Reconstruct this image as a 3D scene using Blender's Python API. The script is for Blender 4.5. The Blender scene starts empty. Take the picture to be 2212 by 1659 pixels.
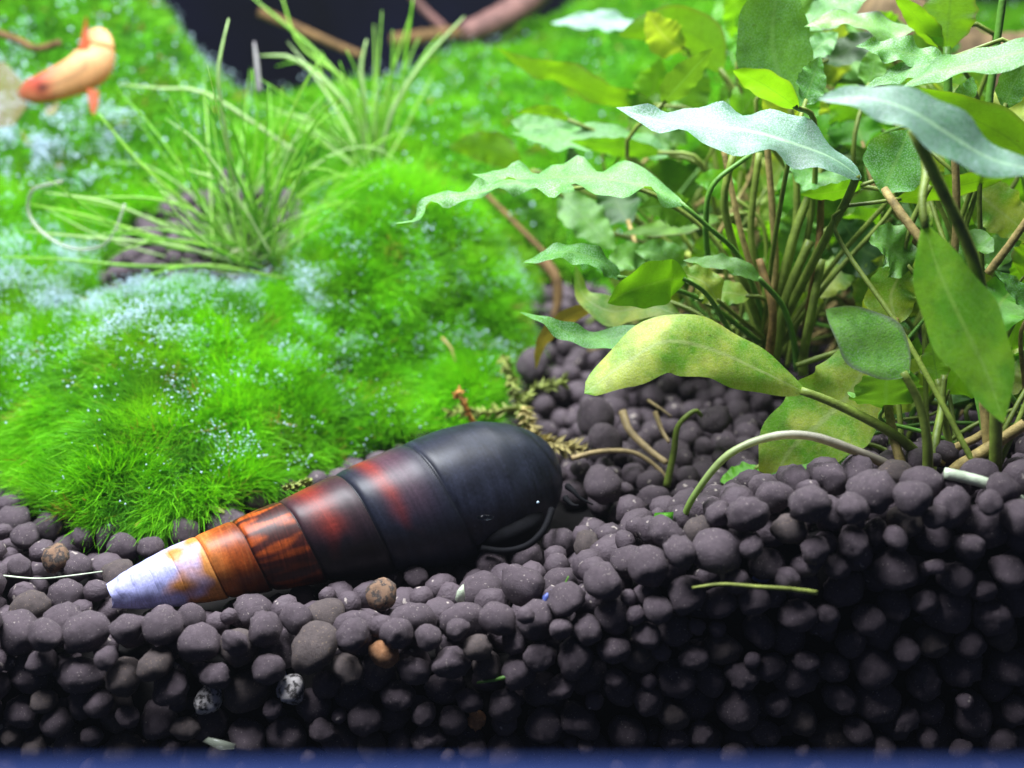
import bpy, bmesh, math, random
import numpy as np
from mathutils import Vector, noise as mnoise
random.seed(7); rng = np.random.default_rng(7)
S = bpy.context.scene
COL = S.collection
# ------------------------------------------------------------------ camera (1 unit = 1 cm)
PITCH = math.radians(18); HF = math.radians(50); CAM = np.array([0.0, -8.0, 6.0])
cd = bpy.data.cameras.new('camera'); cam = bpy.data.objects.new('camera', cd); COL.objects.link(cam)
cam.location = CAM; cam.rotation_euler = (math.pi/2 - PITCH, 0, 0)
cd.sensor_width = 36; cd.lens = 18/math.tan(HF/2); cd.clip_start = 0.05; cd.clip_end = 200
cd.dof.use_dof = True; cd.dof.focus_distance = 10.0; cd.dof.aperture_fstop = 0.21
S.camera = cam
# ------------------------------------------------------------------ world and lamps (aquarium LED strip above the tank, plus an added rear lamp)
w = bpy.data.worlds.new('World'); S.world = w; w.use_nodes = True
w.node_tree.nodes['Background'].inputs[0].default_value = (0.35, 0.42, 0.6, 1)
w.node_tree.nodes['Background'].inputs[1].default_value = 0.09
def area(name, loc, aim, sx, sy, energy, color):
    l = bpy.data.lights.new(name, 'AREA'); l.shape = 'RECTANGLE'; l.size = sx; l.size_y = sy
    l.energy = energy; l.color = color
    o = bpy.data.objects.new(name, l); COL.objects.link(o); o.location = loc
    o.rotation_euler = (Vector(aim) - Vector(loc)).to_track_quat('-Z', 'Y').to_euler(); return o
area('led_strip', (-6.2, 0.9, 18.5), (-4.2, 1.4, 0), 7, 10, 10600, (0.90, 0.94, 1.0))
area('led_strip_right', (4.5, 7.0, 18), (3.5, 6.0, 0), 9, 5, 4300, (0.95, 0.97, 1.0))
area('added_rear_light', (4, 13, 17), (2, 6, 1), 12, 4, 2000, (0.92, 0.97, 1.0))  # added from behind for rim light and glow through the leaves
S.view_settings.view_transform = 'Standard'; S.view_settings.look = 'None'
S.view_settings.exposure = 0.0; S.view_settings.gamma = 1
try:
    S.cycles.use_denoising = True; S.cycles.max_bounces = 8; S.cycles.transparent_max_bounces = 8
    S.cycles.sample_clamp_indirect = 6
except Exception: pass
# ------------------------------------------------------------------ geometry helpers
F = 1106/math.tan(HF/2)
FWD = np.array([0, math.cos(PITCH), -math.sin(PITCH)]); UP = np.array([0, math.sin(PITCH), math.cos(PITCH)]); RT = np.array([1.0, 0, 0])
def P(px, py, y):
    d = FWD + (px-1106)/F*RT - (py-829.5)/F*UP
    return CAM + d*((y - CAM[1])/d[1])
def PZ(px, py, z):
    d = FWD + (px-1106)/F*RT - (py-829.5)/F*UP
    return CAM + d*((z - CAM[2])/d[2])
def depth(p): return float(np.dot(np.asarray(p) - CAM, FWD))
def proj(p):
    q = np.asarray(p) - CAM; d = q@FWD
    return 1106 + (q@RT)/d*F, 829.5 - (q@UP)/d*F, d
def wpx(px, p): return px*depth(p)/F
def mesh(name, v, f, mat, smooth=True, col=None, uv=None):
    m = bpy.data.meshes.new(name)
    v = np.asarray(v, float)
    if isinstance(f, np.ndarray):
        nf, k = f.shape
        m.vertices.add(len(v)); m.vertices.foreach_set('co', v.ravel())
        m.loops.add(nf*k); m.loops.foreach_set('vertex_index', f.ravel().astype(np.int32))
        m.polygons.add(nf); m.polygons.foreach_set('loop_start', np.arange(0, nf*k, k, dtype=np.int32))
        m.polygons.foreach_set('loop_total', np.full(nf, k, dtype=np.int32))
        m.update(calc_edges=True)
    else:
        m.from_pydata([tuple(q) for q in v], [], f)
    if smooth: m.polygons.foreach_set('use_smooth', np.ones(len(m.polygons), dtype=bool))
    if col is not None:
        a = m.color_attributes.new('pigment', 'FLOAT_COLOR', 'POINT')
        c = np.ones((len(v), 4)); c[:, :3] = col; a.data.foreach_set('color', c.ravel())
    if uv is not None:
        l = m.uv_layers.new(name='UVMap'); idx = np.empty(len(m.loops), dtype=np.int32)
        m.loops.foreach_get('vertex_index', idx); l.data.foreach_set('uv', np.asarray(uv)[idx].ravel())
    m.materials.append(mat); m.update()
    return m
def put(name, me, parent=None, loc=None):
    o = bpy.data.objects.new(name, me); COL.objects.link(o)
    if parent is not None: o.parent = parent
    if loc is not None: o.location = loc
    return o
def thing(name, label, cat, group=None, loc=(0, 0, 0)):
    o = bpy.data.objects.new(name, None); COL.objects.link(o); o.location = loc; o.empty_display_size = 0.2
    return tag(o, label, cat, group)
def tag(o, label=None, cat=None, group=None, kind=None):
    if label: o['label'] = label
    if cat: o['category'] = cat
    if group: o['group'] = group
    if kind: o['kind'] = kind
    return o
def smooth_path(pts, n):
    p = np.asarray(pts, float)
    if len(p) == 2: return p[0] + np.linspace(0, 1, n)[:, None]*(p[1]-p[0])
    q = np.vstack([2*p[0]-p[1], p, 2*p[-1]-p[-2]])
    L = np.r_[0, np.cumsum(np.linalg.norm(np.diff(p, axis=0), axis=1))]; L /= L[-1]
    out = []
    for s in np.linspace(0, 1, n):
        i = min(np.searchsorted(L, s, 'right')-1, len(p)-2); t = (s-L[i])/(L[i+1]-L[i])
        a, b, c, d = q[i], q[i+1], q[i+2], q[i+3]
        out.append(0.5*((2*b)+(-a+c)*t+(2*a-5*b+4*c-d)*t*t+(-a+3*b-3*c+d)*t**3))
    return np.array(out)
def tube_data(path, rad, k=6, cap=True, flat=1.0):
    n = len(path); rad = np.broadcast_to(np.asarray(rad, float), (n,))
    T = np.gradient(path, axis=0); T /= np.linalg.norm(T, axis=1)[:, None]+1e-9
    ref = np.array([0.13, 0.9, 0.3]); N = np.cross(T, ref); N /= np.linalg.norm(N, axis=1)[:, None]+1e-9
    B = np.cross(T, N); a = np.arange(k)/k*2*math.pi
    v = (path[:, None] + rad[:, None, None]*(np.cos(a)[None, :, None]*N[:, None] + flat*np.sin(a)[None, :, None]*B[:, None])).reshape(-1, 3)
    f = [(i*k+j, i*k+(j+1) % k, (i+1)*k+(j+1) % k, (i+1)*k+j) for i in range(n-1) for j in range(k)]
    if cap: f += [tuple(range(k))[::-1], tuple((n-1)*k+j for j in range(k))]
    return v, f
def tube(name, pts, r0, r1, mat, parent=None, n=16, k=6, rough=0, flat=1.0):
    path = smooth_path(pts, n); r = np.linspace(r0, r1, n)
    if rough: r = r*(1+rough*rng.standard_normal(n)); path = path + rng.standard_normal(path.shape)*rough*r0*0.5
    v, f = tube_data(path, r, k, flat=flat)
    return put(name, mesh(name, v, f, mat), parent)
class Acc:
    def __init__(s): s.v = []; s.f = []; s.n = 0
    def add(s, v, f):
        s.v.append(np.asarray(v)); s.f += [tuple(i+s.n for i in q) for q in f]; s.n += len(v)
def ico(sub):
    bm = bmesh.new(); bmesh.ops.create_icosphere(bm, subdivisions=sub, radius=1)
    v = np.array([q.co[:] for q in bm.verts]); f = np.array([[q.index for q in t.verts] for t in bm.faces]); bm.free(); return v, f
ICO1, ICO2, ICO3 = ico(1), ico(2), ico(3)
def nz(p, s, o=0): return mnoise.noise(Vector((p[0]*s+o, p[1]*s+o*1.7, p[2]*s-o)))
# ------------------------------------------------------------------ materials
def mat(name, build):
    m = bpy.data.materials.new(name); m.use_nodes = True; nt = m.node_tree; nt.nodes.clear()
    out = nt.nodes.new('ShaderNodeOutputMaterial'); nt.links.new(build(nt), out.inputs['Surface']); return m
def N(nt, t, **kw):
    n = nt.nodes.new(t)
    for k, v in kw.items():
        if k in n.inputs.keys(): n.inputs[k].default_value = v
        else: setattr(n, k, v)
    return n
def ramp(nt, fac, stops):
    r = nt.nodes.new('ShaderNodeValToRGB'); e = r.color_ramp.elements
    while len(e) < len(stops): e.new(0.5)
    for q, (p, c) in zip(e, stops): q.position = p; q.color = (*c, 1)
    nt.links.new(fac, r.inputs[0]); return r.outputs[0]
def mix(nt, fac, a, b, blend='MIX'):
    m = nt.nodes.new('ShaderNodeMix'); m.data_type = 'RGBA'; m.blend_type = blend
    for s, x in ((0, fac), (6, a), (7, b)):
        if hasattr(x, 'links'): nt.links.new(x, m.inputs[s])
        else: m.inputs[s].default_value = x if s == 0 else (*x, 1)
    return m.outputs[2]
def noise(nt, scale, detail=4, vec=None, rough=0.6):
    n = N(nt, 'ShaderNodeTexNoise', Scale=scale, Detail=detail, Roughness=rough)
    if vec is not None: nt.links.new(vec, n.inputs['Vector'])
    return n.outputs['Fac']
def objco(nt): return nt.nodes.new('ShaderNodeTexCoord').outputs['Object']
def bump(nt, h, s, d=0.02):
    b = N(nt, 'ShaderNodeBump', Strength=s, Distance=d); nt.links.new(h, b.inputs['Height']); return b.outputs[0]
def princ(nt, col, rough=0.6, spec=0.5, normal=None, **kw):
    p = nt.nodes.new('ShaderNodeBsdfPrincipled')
    if hasattr(col, 'links'): nt.links.new(col, p.inputs['Base Color'])
    else: p.inputs['Base Color'].default_value = (*col, 1)
    if hasattr(rough, 'links'): nt.links.new(rough, p.inputs['Roughness'])
    else: p.inputs['Roughness'].default_value = rough
    p.inputs['Specular IOR Level'].default_value = spec
    if normal is not None: nt.links.new(normal, p.inputs['Normal'])
    for k, v in kw.items(): p.inputs[k.replace('_', ' ')].default_value = v
    return p.outputs[0]
def simple(name, c, rough=0.6, spec=0.4, var=0.35, scale=8, bs=0.4, **kw):
    def b(nt):
        co = objco(nt); n = noise(nt, scale, 5, co)
        c2 = tuple(q*(1-var) for q in c); c3 = tuple(min(1, q*(1+var)) for q in c)
        return princ(nt, ramp(nt, n, [(0.3, c2), (0.7, c3)]), rough, spec, bump(nt, noise(nt, scale*5, 4, co), bs), **kw)
    return mat(name, b)
def granule_mat(name, dark, light, speck, specks=0.70, patch=None):
    def b(nt):
        co = objco(nt); oi = nt.nodes.new('ShaderNodeObjectInfo')
        add = N(nt, 'ShaderNodeVectorMath', operation='ADD'); nt.links.new(co, add.inputs[0])
        sc = N(nt, 'ShaderNodeVectorMath', operation='SCALE'); sc.inputs[0].default_value = (17, 31, 53); nt.links.new(oi.outputs['Random'], sc.inputs['Scale'])
        nt.links.new(sc.outputs[0], add.inputs[1]); v = add.outputs[0]
        c = ramp(nt, noise(nt, 3.2, 8, v, 0.7), [(0.3, dark), (0.72, light)])
        if patch is not None: c = mix(nt, ramp(nt, noise(nt, 2.6, 5, v), [(0.44, (0, 0, 0)), (0.54, (1, 1, 1))]), c, patch)
        sp = ramp(nt, noise(nt, 13, 2, v, 0.4), [(specks, (0, 0, 0)), (specks+0.05, (1, 1, 1))])
        c = mix(nt, sp, c, speck)
        h = N(nt, 'ShaderNodeMath', operation='ADD'); nt.links.new(noise(nt, 3.5, 8, v, 0.75), h.inputs[0]); nt.links.new(noise(nt, 20, 4, v, 0.7), h.inputs[1])
        return princ(nt, c, 0.72, 0.35, bump(nt, h.outputs[0], 0.6, 0.035))
    return mat(name, b)
M = {}
M['granule'] = granule_mat('dark_soil', (0.056, 0.041, 0.050), (0.099, 0.074, 0.088), (0.36, 0.31, 0.28), 0.68)
M['granule_brown'] = granule_mat('brown_soil', (0.056, 0.043, 0.043), (0.103, 0.079, 0.075), (0.22, 0.16, 0.11), 0.66)
M['granule_orange'] = granule_mat('orange_stone', (0.22, 0.09, 0.035), (0.48, 0.24, 0.11), (0.6, 0.42, 0.3), 0.66)
M['granule_pale'] = granule_mat('pale_crusted_soil', (0.03, 0.026, 0.026), (0.07, 0.06, 0.06), (0.4, 0.36, 0.33), 0.66, (0.60, 0.56, 0.55))
M['granule_tan'] = granule_mat('tan_crusted_soil', (0.035, 0.028, 0.026), (0.075, 0.06, 0.055), (0.35, 0.25, 0.15), 0.66, (0.22, 0.13, 0.08))
M['bed'] = simple('soil_bed', (0.005, 0.004, 0.004), 0.9, 0.2, 0.4, 4)
M['back'] = simple('tank_back', (0.0015, 0.002, 0.010), 0.8, 0.1, 0.7, 0.35, 0.05)
M['rim'] = simple('blue_reflection_rim', (0.022, 0.038, 0.135), 0.9, 0.05, 0.06, 1.2, 0.0)  # blue of reflected light put into the base colour
def attr_mat(name, rough, transl, tint=(1, 1, 1), spec=0.3, rscale=30, var=0.3):
    def b(nt):
        a = nt.nodes.new('ShaderNodeAttribute'); a.attribute_name = 'pigment'
        n = ramp(nt, noise(nt, rscale, 3, objco(nt)), [(0.3, (1-var,)*3), (0.7, (1+var*0.5,)*3)])
        c = mix(nt, 1.0, a.outputs['Color'], n, 'MULTIPLY')
        p = princ(nt, c, rough, spec)
        if not transl: return p
        t = nt.nodes.new('ShaderNodeBsdfTranslucent'); nt.links.new(mix(nt, 1.0, c, tint, 'MULTIPLY'), t.inputs[0])
        ms = nt.nodes.new('ShaderNodeMixShader'); ms.inputs[0].default_value = transl
        nt.links.new(p, ms.inputs[1]); nt.links.new(t.outputs[0], ms.inputs[2]); return ms.outputs[0]
    return mat(name, b)
M['moss'] = attr_mat('moss_filament', 0.55, 0.40, (1.3, 1.15, 0.6), 0.25, 6, 0.15)
M['moss_base'] = simple('moss_base', (0.06, 0.26, 0.010), 0.9, 0.1, 0.5, 5, 0.9)
M['blade'] = attr_mat('grass_blade', 0.35, 0.35, (1.2, 1.1, 0.7), 0.5, 12, 0.2)
M['bubble'] = mat('bubble', lambda nt: princ(nt, (0.62, 0.80, 0.92), 0.12, 0.9, Transmission_Weight=0.3, IOR=1.2))
def leaf_mat(name, top_a, top_b, under_a, under_b, rib, transl=0.35, silver_sheen=None, speck=0.5, rough=0.42, tt=(1.0, 1.0, 0.5), edge=None, patchscale=3.0):
    """two-sided leaf: sheen-coloured cells, veins, midrib from UV (u along, v across -1..1 as 0..1)"""
    def b(nt):
        uvn = nt.nodes.new('ShaderNodeUVMap'); uvn.uv_map = 'UVMap'
        sep = nt.nodes.new('ShaderNodeSeparateXYZ'); nt.links.new(uvn.outputs[0], sep.inputs[0])
        co = objco(nt); g = nt.nodes.new('ShaderNodeNewGeometry')
        patch = noise(nt, patchscale, 4, co)
        top = ramp(nt, patch, [(0.40, top_a), (0.60, top_b)]); und = ramp(nt, patch, [(0.32, under_a), (0.68, under_b)])
        if silver_sheen is not None:
            vo = N(nt, 'ShaderNodeTexVoronoi', Scale=64.0); nt.links.new(co, vo.inputs['Vector'])
            cell = ramp(nt, vo.outputs['Distance'], [(0.15, (1, 1, 1)), (0.62, (0, 0, 0))])
            k = mix(nt, 1.0, cell, ramp(nt, noise(nt, 2.2, 3, co), [(0.25, (speck*0.35,)*3), (0.7, (min(1, speck*1.3),)*3)]), 'MULTIPLY')
            top = mix(nt, k, top, silver_sheen)  # pale silvery cells put the leaf's sheen into its colour
        c = mix(nt, g.outputs['Backfacing'], top, und)
        # midrib and faint side veins
        ab = N(nt, 'ShaderNodeMath', operation='SUBTRACT'); nt.links.new(sep.outputs[1], ab.inputs[0]); ab.inputs[1].default_value = 0.5
        av = N(nt, 'ShaderNodeMath', operation='ABSOLUTE'); nt.links.new(ab.outputs[0], av.inputs[0])
        rb = ramp(nt, av.outputs[0], [(0.012, (0.75,)*3), (0.045, (0, 0, 0))])
        c = mix(nt, rb, c, rib)
        m1 = N(nt, 'ShaderNodeMath', operation='MULTIPLY_ADD'); nt.links.new(av.outputs[0], m1.inputs[0]); m1.inputs[1].default_value = -1.1; nt.links.new(sep.outputs[0], m1.inputs[2])
        m2 = N(nt, 'ShaderNodeMath', operation='MULTIPLY'); nt.links.new(m1.outputs[0], m2.inputs[0]); m2.inputs[1].default_value = 44.0
        sn = N(nt, 'ShaderNodeMath', operation='SINE'); nt.links.new(m2.outputs[0], sn.inputs[0])
        vein = ramp(nt, sn.outputs[0], [(0.86, (0, 0, 0)), (1.0, (0.10,)*3)])
        vn = mix(nt, 1.0, vein, ramp(nt, noise(nt, 5, 3, co), [(0.35, (0.2,)*3), (0.6, (2.2,)*3)]), 'MULTIPLY'); c = mix(nt, vn, c, rib)
        c = mix(nt, 1.0, c, ramp(nt, noise(nt, 7, 6, co, 0.75), [(0.28, (0.62,)*3), (0.5, (1.0,)*3), (0.75, (1.18,)*3)]), 'MULTIPLY')
        c = mix(nt, ramp(nt, noise(nt, 16, 2, co), [(0.70, (0, 0, 0)), (0.76, (0.55,)*3)]), c, (0.07, 0.07, 0.015))
        if edge is not None:
            c = mix(nt, ramp(nt, av.outputs[0], [(0.40, (0, 0, 0)), (0.5, (0.8,)*3)]), c, edge)
        h = N(nt, 'ShaderNodeMath', operation='ADD'); nt.links.new(noise(nt, 40, 3, co), h.inputs[0]); nt.links.new(noise(nt, 90, 2, co), h.inputs[1])
        p = princ(nt, c, rough, 0.5, bump(nt, h.outputs[0], 0.30, 0.02))
        t = nt.nodes.new('ShaderNodeBsdfTranslucent'); nt.links.new(mix(nt, 1.0, mix(nt, 0.6, c, under_b), tt, 'MULTIPLY'), t.inputs[0])
        ms = nt.nodes.new('ShaderNodeMixShader'); ms.inputs[0].default_value = transl
        nt.links.new(p, ms.inputs[1]); nt.links.new(t.outputs[0], ms.inputs[2]); return ms.outputs[0]
    return mat(name, b)
SILVER_SHEEN = (0.40, 0.60, 0.44)
M['silver_sheen'] = leaf_mat('silver_sheen_leaf', (0.065, 0.26, 0.025), (0.12, 0.37, 0.045), (0.10, 0.24, 0.015), (0.17, 0.36, 0.02), (0.20, 0.44, 0.10), 0.36, SILVER_SHEEN, 0.55)
M['white'] = leaf_mat('white_sheen_leaf', (0.08, 0.22, 0.11), (0.13, 0.29, 0.17), (0.09, 0.20, 0.02), (0.16, 0.30, 0.03), (0.36, 0.58, 0.34), 0.25, (0.36, 0.46, 0.50), 0.85)
M['green'] = leaf_mat('green_leaf', (0.07, 0.22, 0.014), (0.12, 0.32, 0.024), (0.08, 0.22, 0.012), (0.14, 0.33, 0.018), (0.16, 0.34, 0.08), 0.35, (0.28, 0.46, 0.32), 0.35)
M['bright'] = leaf_mat('bright_leaf', (0.08, 0.34, 0.012), (0.14, 0.45, 0.02), (0.12, 0.36, 0.01), (0.20, 0.47, 0.01), (0.24, 0.48, 0.06), 0.5, (0.3, 0.5, 0.3), 0.12)
M['olive'] = leaf_mat('olive_leaf', (0.09, 0.24, 0.008), (0.14, 0.34, 0.010), (0.10, 0.26, 0.006), (0.17, 0.37, 0.008), (0.09, 0.22, 0.015), 0.55, None, 0, 0.5, (1.1, 1.1, 0.4), (0.13, 0.10, 0.03))
M['yellow'] = leaf_mat('yellowing_leaf', (0.13, 0.38, 0.015), (0.48, 0.58, 0.08), (0.16, 0.38, 0.015), (0.42, 0.55, 0.05), (0.46, 0.58, 0.20), 0.40, (0.6, 0.66, 0.4), 0.3, 0.45, (1.1, 1.05, 0.5), None, 2.2)
M['brown'] = leaf_mat('browning_leaf', (0.16, 0.13, 0.02), (0.28, 0.22, 0.04), (0.16, 0.13, 0.02), (0.28, 0.22, 0.04), (0.3, 0.28, 0.06), 0.4, None)
M['purple'] = leaf_mat('purple_edged_leaf', (0.13, 0.38, 0.04), (0.22, 0.50, 0.08), (0.12, 0.30, 0.02), (0.16, 0.30, 0.03), (0.20, 0.46, 0.10), 0.34, (0.42, 0.46, 0.48), 0.40, 0.4, (1, 1, 0.5), (0.17, 0.14, 0.17))
M['lime'] = leaf_mat('hanging_lime_leaf', (0.12, 0.42, 0.02), (0.26, 0.58, 0.03), (0.14, 0.42, 0.01), (0.30, 0.58, 0.02), (0.34, 0.62, 0.12), 0.5, (0.4, 0.6, 0.35), 0.2)
M['dark'] = leaf_mat('painted_shade_leaf', (0.03, 0.10, 0.02), (0.06, 0.16, 0.03), (0.05, 0.12, 0.01), (0.08, 0.18, 0.015), (0.1, 0.2, 0.05), 0.35, (0.2, 0.32, 0.2), 0.15)  # darker leaf copy with shade painted into the colour
M['st_olive'] = simple('olive_stem', (0.15, 0.21, 0.03), 0.5, 0.4, 0.4, 6, 0.3)
M['st_tan'] = simple('tan_stem', (0.30, 0.23, 0.08), 0.6, 0.3, 0.5, 14, 0.5)
M['st_brown'] = simple('brown_stem', (0.20, 0.125, 0.04), 0.6, 0.3, 0.5, 14, 0.5)
M['st_green'] = simple('green_stem', (0.10, 0.25, 0.03), 0.45, 0.4, 0.3, 6, 0.3)
M['st_pale'] = simple('pale_stem', (0.36, 0.39, 0.20), 0.45, 0.4, 0.35, 3, 0.2)
M['wood'] = simple('driftwood', (0.15, 0.075, 0.065), 0.7, 0.3, 0.5, 5, 0.8)
M['twig'] = simple('twig', (0.15, 0.085, 0.03), 0.7, 0.3, 0.5, 8, 0.8)
M['log'] = simple('brown_log', (0.11, 0.075, 0.035), 0.8, 0.2, 0.6, 3, 0.9)
M['sprig'] = simple('sprig', (0.20, 0.24, 0.05), 0.6, 0.3, 0.5, 6, 0.4)
M['sprig_tan'] = simple('sprig_tan', (0.36, 0.30, 0.11), 0.6, 0.3, 0.4, 6, 0.4)
M['rust'] = simple('rust_sprig', (0.48, 0.24, 0.06), 0.6, 0.3, 0.4, 8, 0.4)
M['root'] = simple('root', (0.34, 0.25, 0.12), 0.55, 0.35, 0.4, 8, 0.3)
M['scrap'] = simple('pale_scrap', (0.45, 0.52, 0.38), 0.4, 0.4, 0.4, 6, 0.3)
M['chip'] = simple('blue_light_chip', (0.07, 0.10, 0.32), 0.3, 0.5, 0.3, 6, 0.1)
M['glassy'] = mat('glassy_bubble', lambda nt: princ(nt, (0.5, 0.6, 0.7), 0.05, 0.9, Transmission_Weight=1.0, IOR=1.15))
M['film'] = mat('clear_film', lambda nt: princ(nt, (0.42, 0.46, 0.36), 0.25, 0.5, Alpha=0.4))
M['fin'] = mat('clear_fin', lambda nt: princ(nt, (0.50, 0.36, 0.20), 0.3, 0.4, Alpha=0.35))
M['fin_red'] = mat('red_fin', lambda nt: princ(nt, (0.50, 0.09, 0.03), 0.4, 0.4, Alpha=0.6))
M['shell'] = attr_mat('shell', 0.42, 0, spec=0.28, rscale=40, var=0.25)
M['foot'] = simple('snail_skin', (0.0025, 0.0025, 0.004), 0.75, 0.12, 0.4, 10, 0.15)
M['fish'] = attr_mat('fish_skin', 0.5, 0.45, (1, 0.9, 0.8), 0.5, 14, 0.12)
# ------------------------------------------------------------------ terrain (height fields through control points)
def rbf(points, smooth=0.02):
    q = np.array(points, float); d = np.linalg.norm(q[:, None, :2]-q[None, :, :2], axis=2)
    n = len(q); A = np.zeros((n+3, n+3)); A[:n, :n] = -d - smooth*np.eye(n); A[:n, n] = 1; A[:n, n+1:] = q[:, :2]; A[n, :n] = 1; A[n+1:, :n] = q[:, :2].T
    c = np.linalg.solve(A, np.r_[q[:, 2], 0, 0, 0])
    def f(x, y):
        x = np.asarray(x, float); y = np.asarray(y, float); sh = x.shape
        xy = np.c_[x.ravel(), y.ravel()]; r = np.linalg.norm(xy[:, None]-q[None, :, :2], axis=2)
        return (-r@c[:n] + c[n] + xy@c[n+1:]).reshape(sh)
    return f
soil_pts = []
for y, zs in {0.0: (1.34, 1.26, 1.24, 1.40, 1.80, 2.18, 2.45, 2.45, 2.45), 0.8: (1.30, 1.20, 1.10, 1.18, 1.70, 2.12, 2.42, 2.47, 2.47),
              1.8: (1.42, 1.34, 1.18, 1.15, 1.45, 1.72, 2.0, 2.25, 2.3), 3.0: (1.46, 1.46, 1.46, 1.46, 1.52, 1.60, 1.80, 2.05, 2.1)}.items():
    for x, z in zip((-5.5, -3.5, -1.5, 0.0, 0.9, 1.7, 2.7, 4.0, 5.5), zs): soil_pts.append((x, y, z))
for x, y, z in ((-6, 5, 1.6), (-3, 4.3, 1.45), (-1.5, 4.2, 1.45), (-4.5, 4.6, 1.5), (0, 4.6, 1.5), (2, 4.6, 1.65), (4, 4.6, 1.9), (1, 6.5, 1.9), (3, 6.5, 2.0), (6, 6.5, 2.3), (0, 6, 1.9), (1, 9, 2.3), (5, 9, 2.8), (-9, 2, 1.5), (9, 2, 2.4),
                (-6, 7, 3.0), (-9, 8, 3.4), (0, 12, 2.6), (-8, 14, 3.5), (8, 14, 3), (-10, -1, 1.3), (10, -1, 2.4)):
    soil_pts.append((x, y, z))
TERR = ((260, 585, 5.8), (360, 575, 5.7), (450, 575, 5.8), (560, 575, 5.9), (300, 520, 6.4), (420, 500, 6.6), (530, 500, 6.8), (380, 440, 7.3), (480, 410, 7.7), (560, 400, 7.9), (640, 480, 7.2))
for px, py, y in TERR: soil_pts.append(tuple(P(px, py, y)))
soil_h = rbf(soil_pts)
mp = []
def mpx(px, py, y): mp.append(tuple(P(px, py, y)))
for px, py in ((-200, 930), (0, 960), (60, 1020), (150, 1075), (250, 1095), (380, 1090), (500, 1058), (620, 1008), (700, 972), (780, 940), (860, 925), (930, 905)):
    q = PZ(px, py, 1.44); mp.append((q[0], q[1]+0.05, 1.50)); mp.append((q[0], q[1]+0.4, 1.85)); mp.append((q[0], q[1]-0.45, 0.9)); mp.append((q[0], q[1]-1.4, 0.3))
for px, py in ((990, 880), (1050, 815), (1090, 755), (1150, 705)):
    q = PZ(px, py, 1.60); mp.append((q[0], q[1], 1.95)); mp.append((q[0]+0.45, q[1]-0.35, 1.1)); mp.append((q[0]+0.9, q[1]-0.9, .5))
for a in ((300, 1010, 2.45), (300, 900, 2.95), (300, 750, 3.7), (300, 690, 4.4), (320, 655, 4.95), (450, 660, 5.0), (0, 900, 3.9), (0, 720, 4.7), (0, 620, 5.4), (-250, 700, 4.9), (150, 980, 2.9), (480, 940, 3.0),
          (600, 880, 3.75), (600, 720, 4.6), (560, 675, 5.0), (780, 850, 4.4), (740, 570, 5.6), (800, 480, 6.0),
          (850, 860, 4.25), (850, 780, 4.6), (730, 890, 3.95), (790, 900, 4.0), (870, 890, 4.15), (940, 860, 4.4), (990, 800, 4.85), (1040, 750, 5.3), (850, 600, 5.6), (850, 470, 6.1), (850, 405, 6.7), (1000, 780, 5.3), (1080, 690, 6.0), (1090, 590, 6.5), (1030, 490, 6.9), (950, 420, 7.2),
          (0, 480, 6.9), (-250, 450, 7.0), (100, 330, 8.6), (0, 220, 9.8), (200, 130, 10.4), (330, 60, 11), (0, 20, 11), (250, -60, 11.5), (-300, 100, 11), (150, -200, 12.5),
          (400, 225, 10.2), (470, 250, 11), (440, 180, 12.5), (600, 290, 9.8), (700, 240, 11), (620, 205, 12.5), (520, 210, 12.8), (760, 190, 12.8), (850, 330, 8.4), (900, 225, 11), (1000, 280, 9.6), (870, 170, 13.2), (940, 130, 14), (1000, 130, 13), (1150, 60, 15), (1250, 0, 16.5), (1450, -20, 16.5),
          (1400, 140, 13), (1280, 300, 10.6), (1100, 400, 8.8), (1500, 230, 12), (1700, 90, 14), (2000, 100, 14.5), (2300, 50, 14.5), (1150, 560, 7.9)): mpx(*a)
for px, py, y in TERR: q = P(px, py, y); mp.append((q[0], q[1], q[2]-0.45))
for x, y, z in (
                (1.3, 6.5, 1.0), (1.6, 5.0, 0.8), (1.0, 5.0, 0.9), (3, 6, 1), (5, 7, 1), (2.5, 8.8, 3.4), (4.5, 9, 3.6), (7, 9, 3.8), (0.2, 3.0, 0.6), (2, 3, 0.3), (5, 3, 0.3), (-1.5, 16, 3.6), (-3.6, 14.5, 3.6), (-5, 15, 3.8), (-2.4, 14.5, 3.6), (-3, 18, 3), (-6, 18, 3), (-1, 18, 3.2), (3, 18, 6.2), (1.6, 7.6, 2.2), (3, 7.8, 2.6), (5, 7.8, 2.8), (7, 7.8, 3), (-8, 17, 7), (8, 18, 6)):
    mp.append((x, y, z))
moss_h = rbf(mp, 0.05)
def lumps(x, y):
    o = np.zeros_like(x)
    for fx, fy, ph, a in ((2.1, 1.7, 0.3, 0.05), (-1.4, 2.9, 1.1, 0.05), (4.3, 1.2, 2.0, 0.03), (3.1, -4.4, 0.7, 0.03), (6.5, 3.1, 4.2, 0.025)): o = o + a*np.sin(fx*x+fy*y+ph)
    return o
gx = np.arange(-13, 13.01, 0.11); gy = np.arange(0.6, 19.01, 0.11)
GX, GY = np.meshgrid(gx, gy, indexing='ij')
HM = moss_h(GX, GY) + lumps(GX, GY); HS0 = soil_h(GX, GY)
for _ in range(3):
    HM[1:-1, 1:-1] = (HM[1:-1, 1:-1]*2 + HM[:-2, 1:-1] + HM[2:, 1:-1] + HM[1:-1, :-2] + HM[1:-1, 2:])/6
MASK = HM > HS0 - 0.04
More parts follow.
